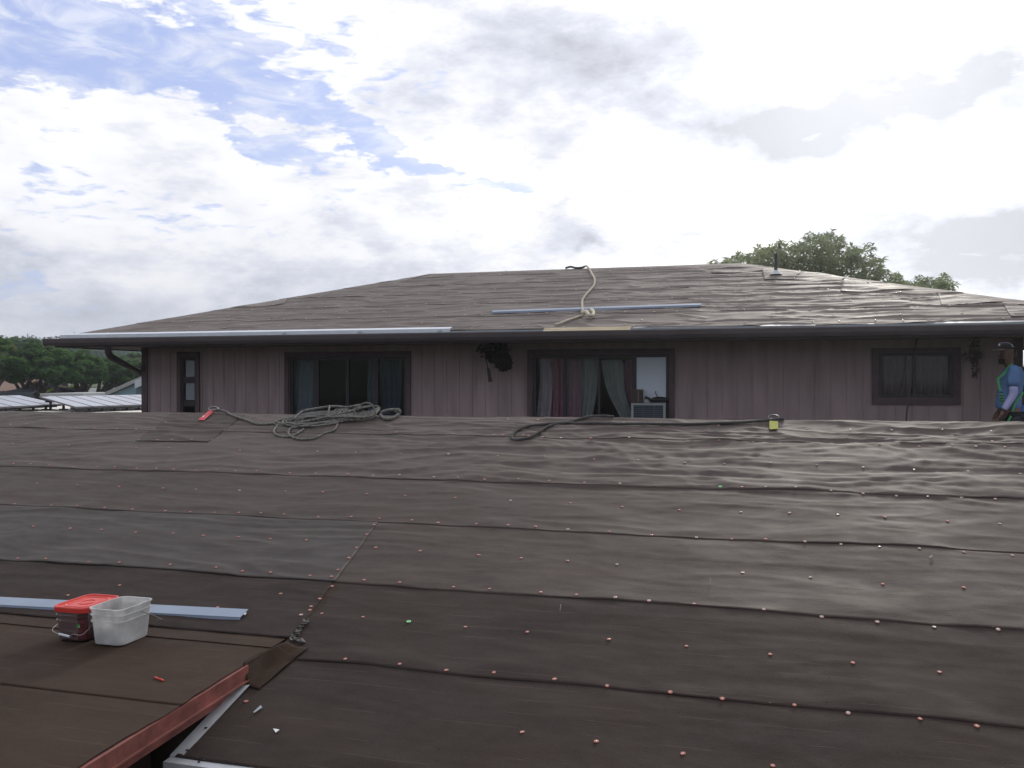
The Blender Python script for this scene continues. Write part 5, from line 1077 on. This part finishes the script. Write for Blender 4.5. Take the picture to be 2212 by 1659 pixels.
# ---- the rosette tree behind the house
def rosette(mb, c, ax, rnd, L_=.26, n=11):
    c = Vector(c); ax = Vector(ax).normalized(); u = ax.orthogonal().normalized(); w = ax.cross(u)
    for k in range(n):
        a = 6.283 * k / n + rnd.uniform(-.3, .3); tier = rnd.random(); d = (u * math.cos(a) + w * math.sin(a)); L2 = L_ * rnd.uniform(.75, 1.15); up_ = .25 + .7 * tier
        p0 = c + ax * (.10 * tier); p1 = p0 + (d + ax * up_).normalized() * L2 * .5; p2 = p1 + (d + ax * (up_ - .9)).normalized() * L2 * .5 + Vector((0, 0, -.02)); s = d.cross(ax).normalized() * L2 * .13
        mb.quad(p0, p1 - s, p1 + s); mb.quad(p1 + s, p1 - s, p2)
rt = 27.0
tc_ = thing('tree', (at(1800, 600, rt).x, at(1800, 600, rt).y, 0), 'tree with rosettes of drooping leaves behind the right end of the ridge', 'tree')
OUT = [(1545, 566), (1570, 556), (1600, 548), (1640, 536), (1680, 520), (1715, 524), (1750, 506), (1793, 500), (1822, 516), (1850, 532), (1880, 530), (1898, 560), (1912, 580), (1935, 590), (1960, 606), (1985, 600), (2005, 596), (2025, 606), (2043, 596), (2058, 612)]
q = MB(); rnd = random.Random(31); tips = []
def top_at(x): return float(np.interp(x, [p[0] for p in OUT], [p[1] for p in OUT]))
for (x, y) in OUT: 
    for _ in range(3): tips.append((x + rnd.uniform(-7, 7), y + 6 + rnd.uniform(-2, 10), rt + rnd.uniform(-1, 1)))
for _ in range(1500):
    x = rnd.uniform(1556, 2060); t0 = top_at(x) + 12; y = t0 + (rnd.random() ** .9) * 95
    tips.append((x, y, rt + rnd.uniform(-1.8, 1.8)))
for (x, y, t) in tips: rosette(q, at(x, y, t), (rnd.gauss(0, .35), rnd.gauss(0, .35), 1), rnd, rnd.uniform(.19, .28), 11)
q.build('crown', M['leaf_plum'], tc_)
q = MB(); b0 = Vector(tc_.location); fk = b0 + Vector((0, 0, 4.5)); q.tube([b0, b0 + Vector((0, 0, 2)), fk], [.35, .28, .24], 10)
for _ in range(60):
    x, y, t = tips[rnd.randrange(len(tips))]; p = at(x, y, t); m1 = fk.lerp(p, .5) + Vector((rnd.gauss(0, .3), rnd.gauss(0, .3), -.2)); q.tube(catmull([fk, m1, p], 4), [.11 - .01 * i for i in range(9)], 6)
q.build('trunk', M['bark'], tc_, smooth=True)
# ================================================================== the worker at the right edge
PT = 10.65
def pp(zx, zy, lat=0.0): return at(2130.7 + .1226 * zx, 718.4 + .1226 * zy, PT + lat)     # lat: away from the camera
def skel(name, chains, m, parent, sub=2, loose=None, root=0):
    """chains: lists of (point, radius) or an index tuple into earlier points"""
    V = []; E_ = []; Rr = []; names = {}
    for ch in chains:
        prev = None
        for it in ch:
            if isinstance(it, str): prev = names[it]; continue
            p, r = it[0], it[1]; V.append(Vector(p)); Rr.append(r if isinstance(r, tuple) else (r, r)); i = len(V) - 1
            if len(it) > 2: names[it[2]] = i
            if prev is not None: E_.append((prev, i))
            prev = i
    me = bpy.data.meshes.new(name); og = base_of(parent); me.from_pydata([tuple(v - og) for v in V], E_, []); me.materials.append(m)
    o = bpy.data.objects.new(name, me); COL.objects.link(o); o.parent = parent
    sk = o.modifiers.new('skin', 'SKIN'); sk.use_smooth_shade = True; sk.branch_smoothing = .4
    for i, r in enumerate(Rr): d = me.skin_vertices[0].data[i]; d.radius = r; d.use_root = (i == root)
    ss = o.modifiers.new('sub', 'SUBSURF'); ss.levels = sub; ss.render_levels = sub
    return o
fz = zr - MS * (pp(400, 1500).y - RIDGE) + .02
wk = thing('person', (pp(450, 1500).x, pp(450, 1500).y, fz), 'worker in a blue shirt, cap and green harness standing in profile at the right edge', 'person')
skin_m = mat('brown_skin', (.12, .068, .050), .6); shirt = mat('blue_shirt', (.10, .20, .40), .85, var=.15, vscale=10, bump=.4, bscale=14); sleeve = mat('pale_sleeve', (.36, .38, .60), .8, var=.06, vscale=12); trou = mat('dark_trousers', (.030, .036, .040), .9, var=.2, vscale=8); harn = mat('green_webbing', (.06, .30, .10), .6)
hip = pp(430, 1420)
def foot(lat, dx): p = pp(430 + dx, 1500, lat); return Vector((p.x, p.y, fz))
fn, ff = foot(-.14, -90), foot(.14, 60); dF = Vector((-Rv.x, -Rv.y, 0))
kn = lambda f_: Vector((f_.x, f_.y, fz + .47)) + dF * .05
hipn, hipf = hip - Fv * .10, hip + Fv * .10
shn, shf = pp(500, 640, -.17), pp(480, 650, .17)
eln, wrn = pp(480, 1090, -.20), pp(290, 1390, -.19); elf, wrf = pp(430, 1100, .22), pp(230, 1370, .18)
chains = [[(hip, (.13, .15), 'hip'), (pp(420, 1200), (.115, .13)), (pp(430, 980), (.125, .14), 'chest'), (pp(470, 760), (.12, .15), 'up'), (pp(440, 620), (.065, .065), 'neck'), (pp(400, 560), .055), (pp(355, 480), (.075, .07)), (pp(370, 370), (.092, .08)), (pp(375, 290), (.085, .075)), (pp(370, 240), .05)],
          ['up', (shn, .058), (eln, .042), (wrn, .030)], ['up', (shf, .058), (elf, .042), (wrf, .030)],
          ['hip', (hipn + Vector((0, 0, -.04)), .088), (kn(fn), .060), (fn + Vector((0, 0, .08)), .042), (fn + dF * .14 + Vector((0, 0, .035)), .040)], ['hip', (hipf + Vector((0, 0, -.04)), .088), (kn(ff), .060), (ff + Vector((0, 0, .08)), .042), (ff + dF * .14 + Vector((0, 0, .035)), .040)]]
skel('body', chains, skin_m, wk)
# hands: palm and five separate bent fingers
def hand(w, d1, side, nm='hand'):
    d1 = d1.normalized(); s_ = (Fv * side).normalized(); n_ = d1.cross(s_).normalized(); pc = w + d1 * .05; ch = [[(w - d1 * .01, .027), (pc, (.036, .020), 'palm'), (w + d1 * .085, (.036, .017), 'kn')]]
    for i, L_ in enumerate((.072, .080, .074, .058)):
        o_ = s_ * (.028 - .019 * i); k0 = w + d1 * .09 + o_; ch.append(['kn', (k0, .0095), (k0 + d1 * L_ * .45 + n_ * .006, .0088), (k0 + d1 * L_ * .75 + n_ * .020, .0082), (k0 + d1 * L_ * .92 + n_ * .038, .0075)])
    ch.append(['palm', (w + d1 * .055 + s_ * .040 + n_ * .012, .011), (w + d1 * .085 + s_ * .052 + n_ * .026, .0095), (w + d1 * .105 + s_ * .050 + n_ * .038, .0085)])
    return skel(nm, ch, skin_m, wk, 1)
hand(wrn, wrn - eln, -1); hand(wrf, wrf - elf, 1)
# face details on the profile (faces left)
q = MB(); 
nose = pp(215, 415); q.tube([pp(262, 380), pp(232, 405), nose, pp(240, 430)], [.010, .014, .017, .010], 8)
q.build('nose', skin_m, wk, smooth=True)
q = MB(); q.tube([pp(262, 468), pp(240, 470), pp(262, 478)], [.012, .014, .012], 8); q.tube([pp(268, 492), pp(248, 494), pp(268, 500)], [.012, .013, .012], 8); q.build('mouth', mat('lips', (.12, .05, .045), .5), wk, smooth=True)
q = MB(); q.tube([pp(262, 372, -.045), pp(258, 372, -.055), pp(270, 372, -.06)], [.009, .011, .009], 8); q.build('eye', M['black'], wk, smooth=True)
q = MB(); q.tube(catmull([pp(398, 360, -.078), pp(420, 372, -.086), pp(418, 410, -.084), pp(400, 432, -.078)], 4), .010, 7); q.build('ear', skin_m, wk, smooth=True)
q = MB(); rn = random.Random(8); 
for _ in range(500):
    p = pp(rn.uniform(225, 330), rn.uniform(455, 545), rn.uniform(-.06, .06)); d = Vector((rn.gauss(0, .01), rn.gauss(0, .01), -.02)); s_ = d.orthogonal().normalized() * .0035; q.quad(p - s_, p + s_, p + d)
q.build('beard', M['black'], wk)
skel('hair', [[(pp(400, 300), (.085, .088)), (pp(430, 370), (.070, .085)), (pp(420, 430), (.045, .07))]], M['black'], wk)
# clothes
skel('shirt', [[(pp(370, 1400), (.175, .155)), (pp(385, 1220), (.160, .150)), (pp(420, 980), (.152, .158), 'c'), (pp(455, 780), (.142, .165), 'u'), (pp(450, 660), (.10, .11)), (pp(432, 600), (.070, .070))], ['u', (shn + Vector((0, 0, .005)), .080), (pp(492, 800, -.20), .078), (pp(468, 975, -.205), .076)], ['u', (shf, .080), (pp(470, 800, .20), .074), (pp(450, 960, .21), .070)]], shirt, wk)
for e_, w_, lat in ((eln, wrn, -.205), (elf, wrf, .205)): skel('arm_sleeve', [[(pp(475, 930, lat), .054), (e_, .049), (w_ - (w_ - e_).normalized() * .01, .037)]], sleeve, wk)
skel('trousers', [[(hip + Vector((0, 0, .02)), (.145, .16), 'h')], ['h', (hipn + Vector((0, 0, -.08)), .105), (kn(fn), .078), (fn + Vector((0, 0, .10)), .062)], ['h', (hipf + Vector((0, 0, -.08)), .105), (kn(ff), .078), (ff + Vector((0, 0, .10)), .062)]], trou, wk)
for f_ in (fn, ff): skel('boot', [[(f_ + Vector((0, 0, .12)), .052), (f_ + Vector((0, 0, .045)), .050), (f_ + dF * .15 + Vector((0, 0, .04)), (.048, .040))]], mat('boot_leather', (.05, .035, .025), .7), wk, 1)
# cap: crown, visor, sunglasses on top
skel('cap', [[(pp(370, 300), (.108, .092)), (pp(372, 255), (.103, .09)), (pp(372, 222), (.07, .065))]], mat('grey_cap', (.055, .060, .075), .8), wk)
q = MB(); c0 = pp(262, 272); ft = (pp(105, 296) - pp(262, 276)); lt = Fv * .085; V_ = []
for th_ in (0, .016):
    for i in range(7):
        a = -math.pi / 2 + math.pi * i / 6; V_.append(c0 + lt * math.sin(a) + ft * math.cos(a) + Vector((0, 0, -.012 * abs(math.sin(a)) ** 2 - th_)))
b0 = len(q.v); q.v += V_; q.f.append(tuple(range(6, -1, -1))); q.f.append(tuple(range(7, 14))); q.m += [0, 0]
for i in range(6): q.f.append((i, i + 1, i + 8, i + 7)); q.m.append(0)
q.f.append((6, 0, 7, 13)); q.m.append(0); q.build('visor', mat('tan_visor', (.20, .17, .16), .7), wk)
q = MB()
for lat in (-.05, .03): q.tube(catmull([pp(222, 240, lat), pp(232, 192, lat), pp(290, 180, lat), pp(370, 176, lat - .02), pp(440, 210, lat - .03), pp(470, 262, lat - .035)], 5), [.014] * 6 + [.010] * 20, 7)
q.tube([pp(232, 205, -.06), pp(226, 215, 0), pp(232, 205, .05)], .016, 8); q.build('sunglasses', mat('silver_glasses', (.50, .52, .60), .25, .5), wk, smooth=True)
# harness: shoulder strap, chest strap with buckles, back strap
def strap(pts, w_, m=None, nm='harness_strap', sub_=5):
    P = catmull(pts, sub_); V_ = []; 
    for i, p in enumerate(P):
        d = (P[min(i + 1, len(P) - 1)] - P[max(i - 1, 0)]).normalized(); s_ = d.cross(Fv).normalized() * w_ / 2; V_ += [p - s_, p + s_]
    F_ = [(2 * i, 2 * i + 1, 2 * i + 3, 2 * i + 2) for i in range(len(P) - 1)]; o = link(nm, V_, F_, m or harn, wk); o.modifiers.new('thick', 'SOLIDIFY').thickness = .004; return o
strap([pp(470, 555, -.10), pp(400, 600, -.12), pp(340, 680, -.13), pp(280, 750, -.135), pp(215, 800, -.13), pp(205, 850, -.13), pp(225, 940, -.14), pp(250, 1030, -.15)], .030)
strap([pp(252, 1075, -.15), pp(262, 1140, -.155), pp(275, 1235, -.155)], .046)
for z_ in (1055, 1110, 1160, 1205): 
    q = MB(); q.obox(pp(262 + (z_ - 1055) * .08, z_, -.162), Rv * .024, Fv * .004, Uv * .005); q.build('buckle', M['black'], wk)
strap([pp(640, 1050, -.14), pp(600, 1130, -.16), pp(540, 1200, -.17), pp(500, 1260, -.17), pp(440, 1450, -.17), pp(380, 1560, -.17)], .026)
skel('blue_cloth', [[(pp(560, 1330, -.05), (.085, .09)), (pp(610, 1390, -.02), (.095, .10)), (pp(620, 1470, 0), (.06, .07))]], mat('royal_cloth', (.05, .12, .38), .85, var=.3, vscale=12), wk)

# ================================================================== air: pale distance haze
hb = MB(); hb.box(-770, 770, -770, 770, -1.5, 60); hz_ = hb.build('haze', None); hz_['kind'] = 'stuff'
hm_ = bpy.data.materials.new('haze_air'); hm_.use_nodes = True; t = hm_.node_tree; t.nodes.clear(); o_ = N(t, 'ShaderNodeOutputMaterial'); pv = N(t, 'ShaderNodeVolumePrincipled')
pv.inputs['Color'].default_value = (.86, .91, 1, 1); pv.inputs['Density'].default_value = .0010; pv.inputs['Anisotropy'].default_value = .8; t.links.new(pv.outputs[0], o_.inputs['Volume']); hz_.data.materials.clear(); hz_.data.materials.append(hm_)
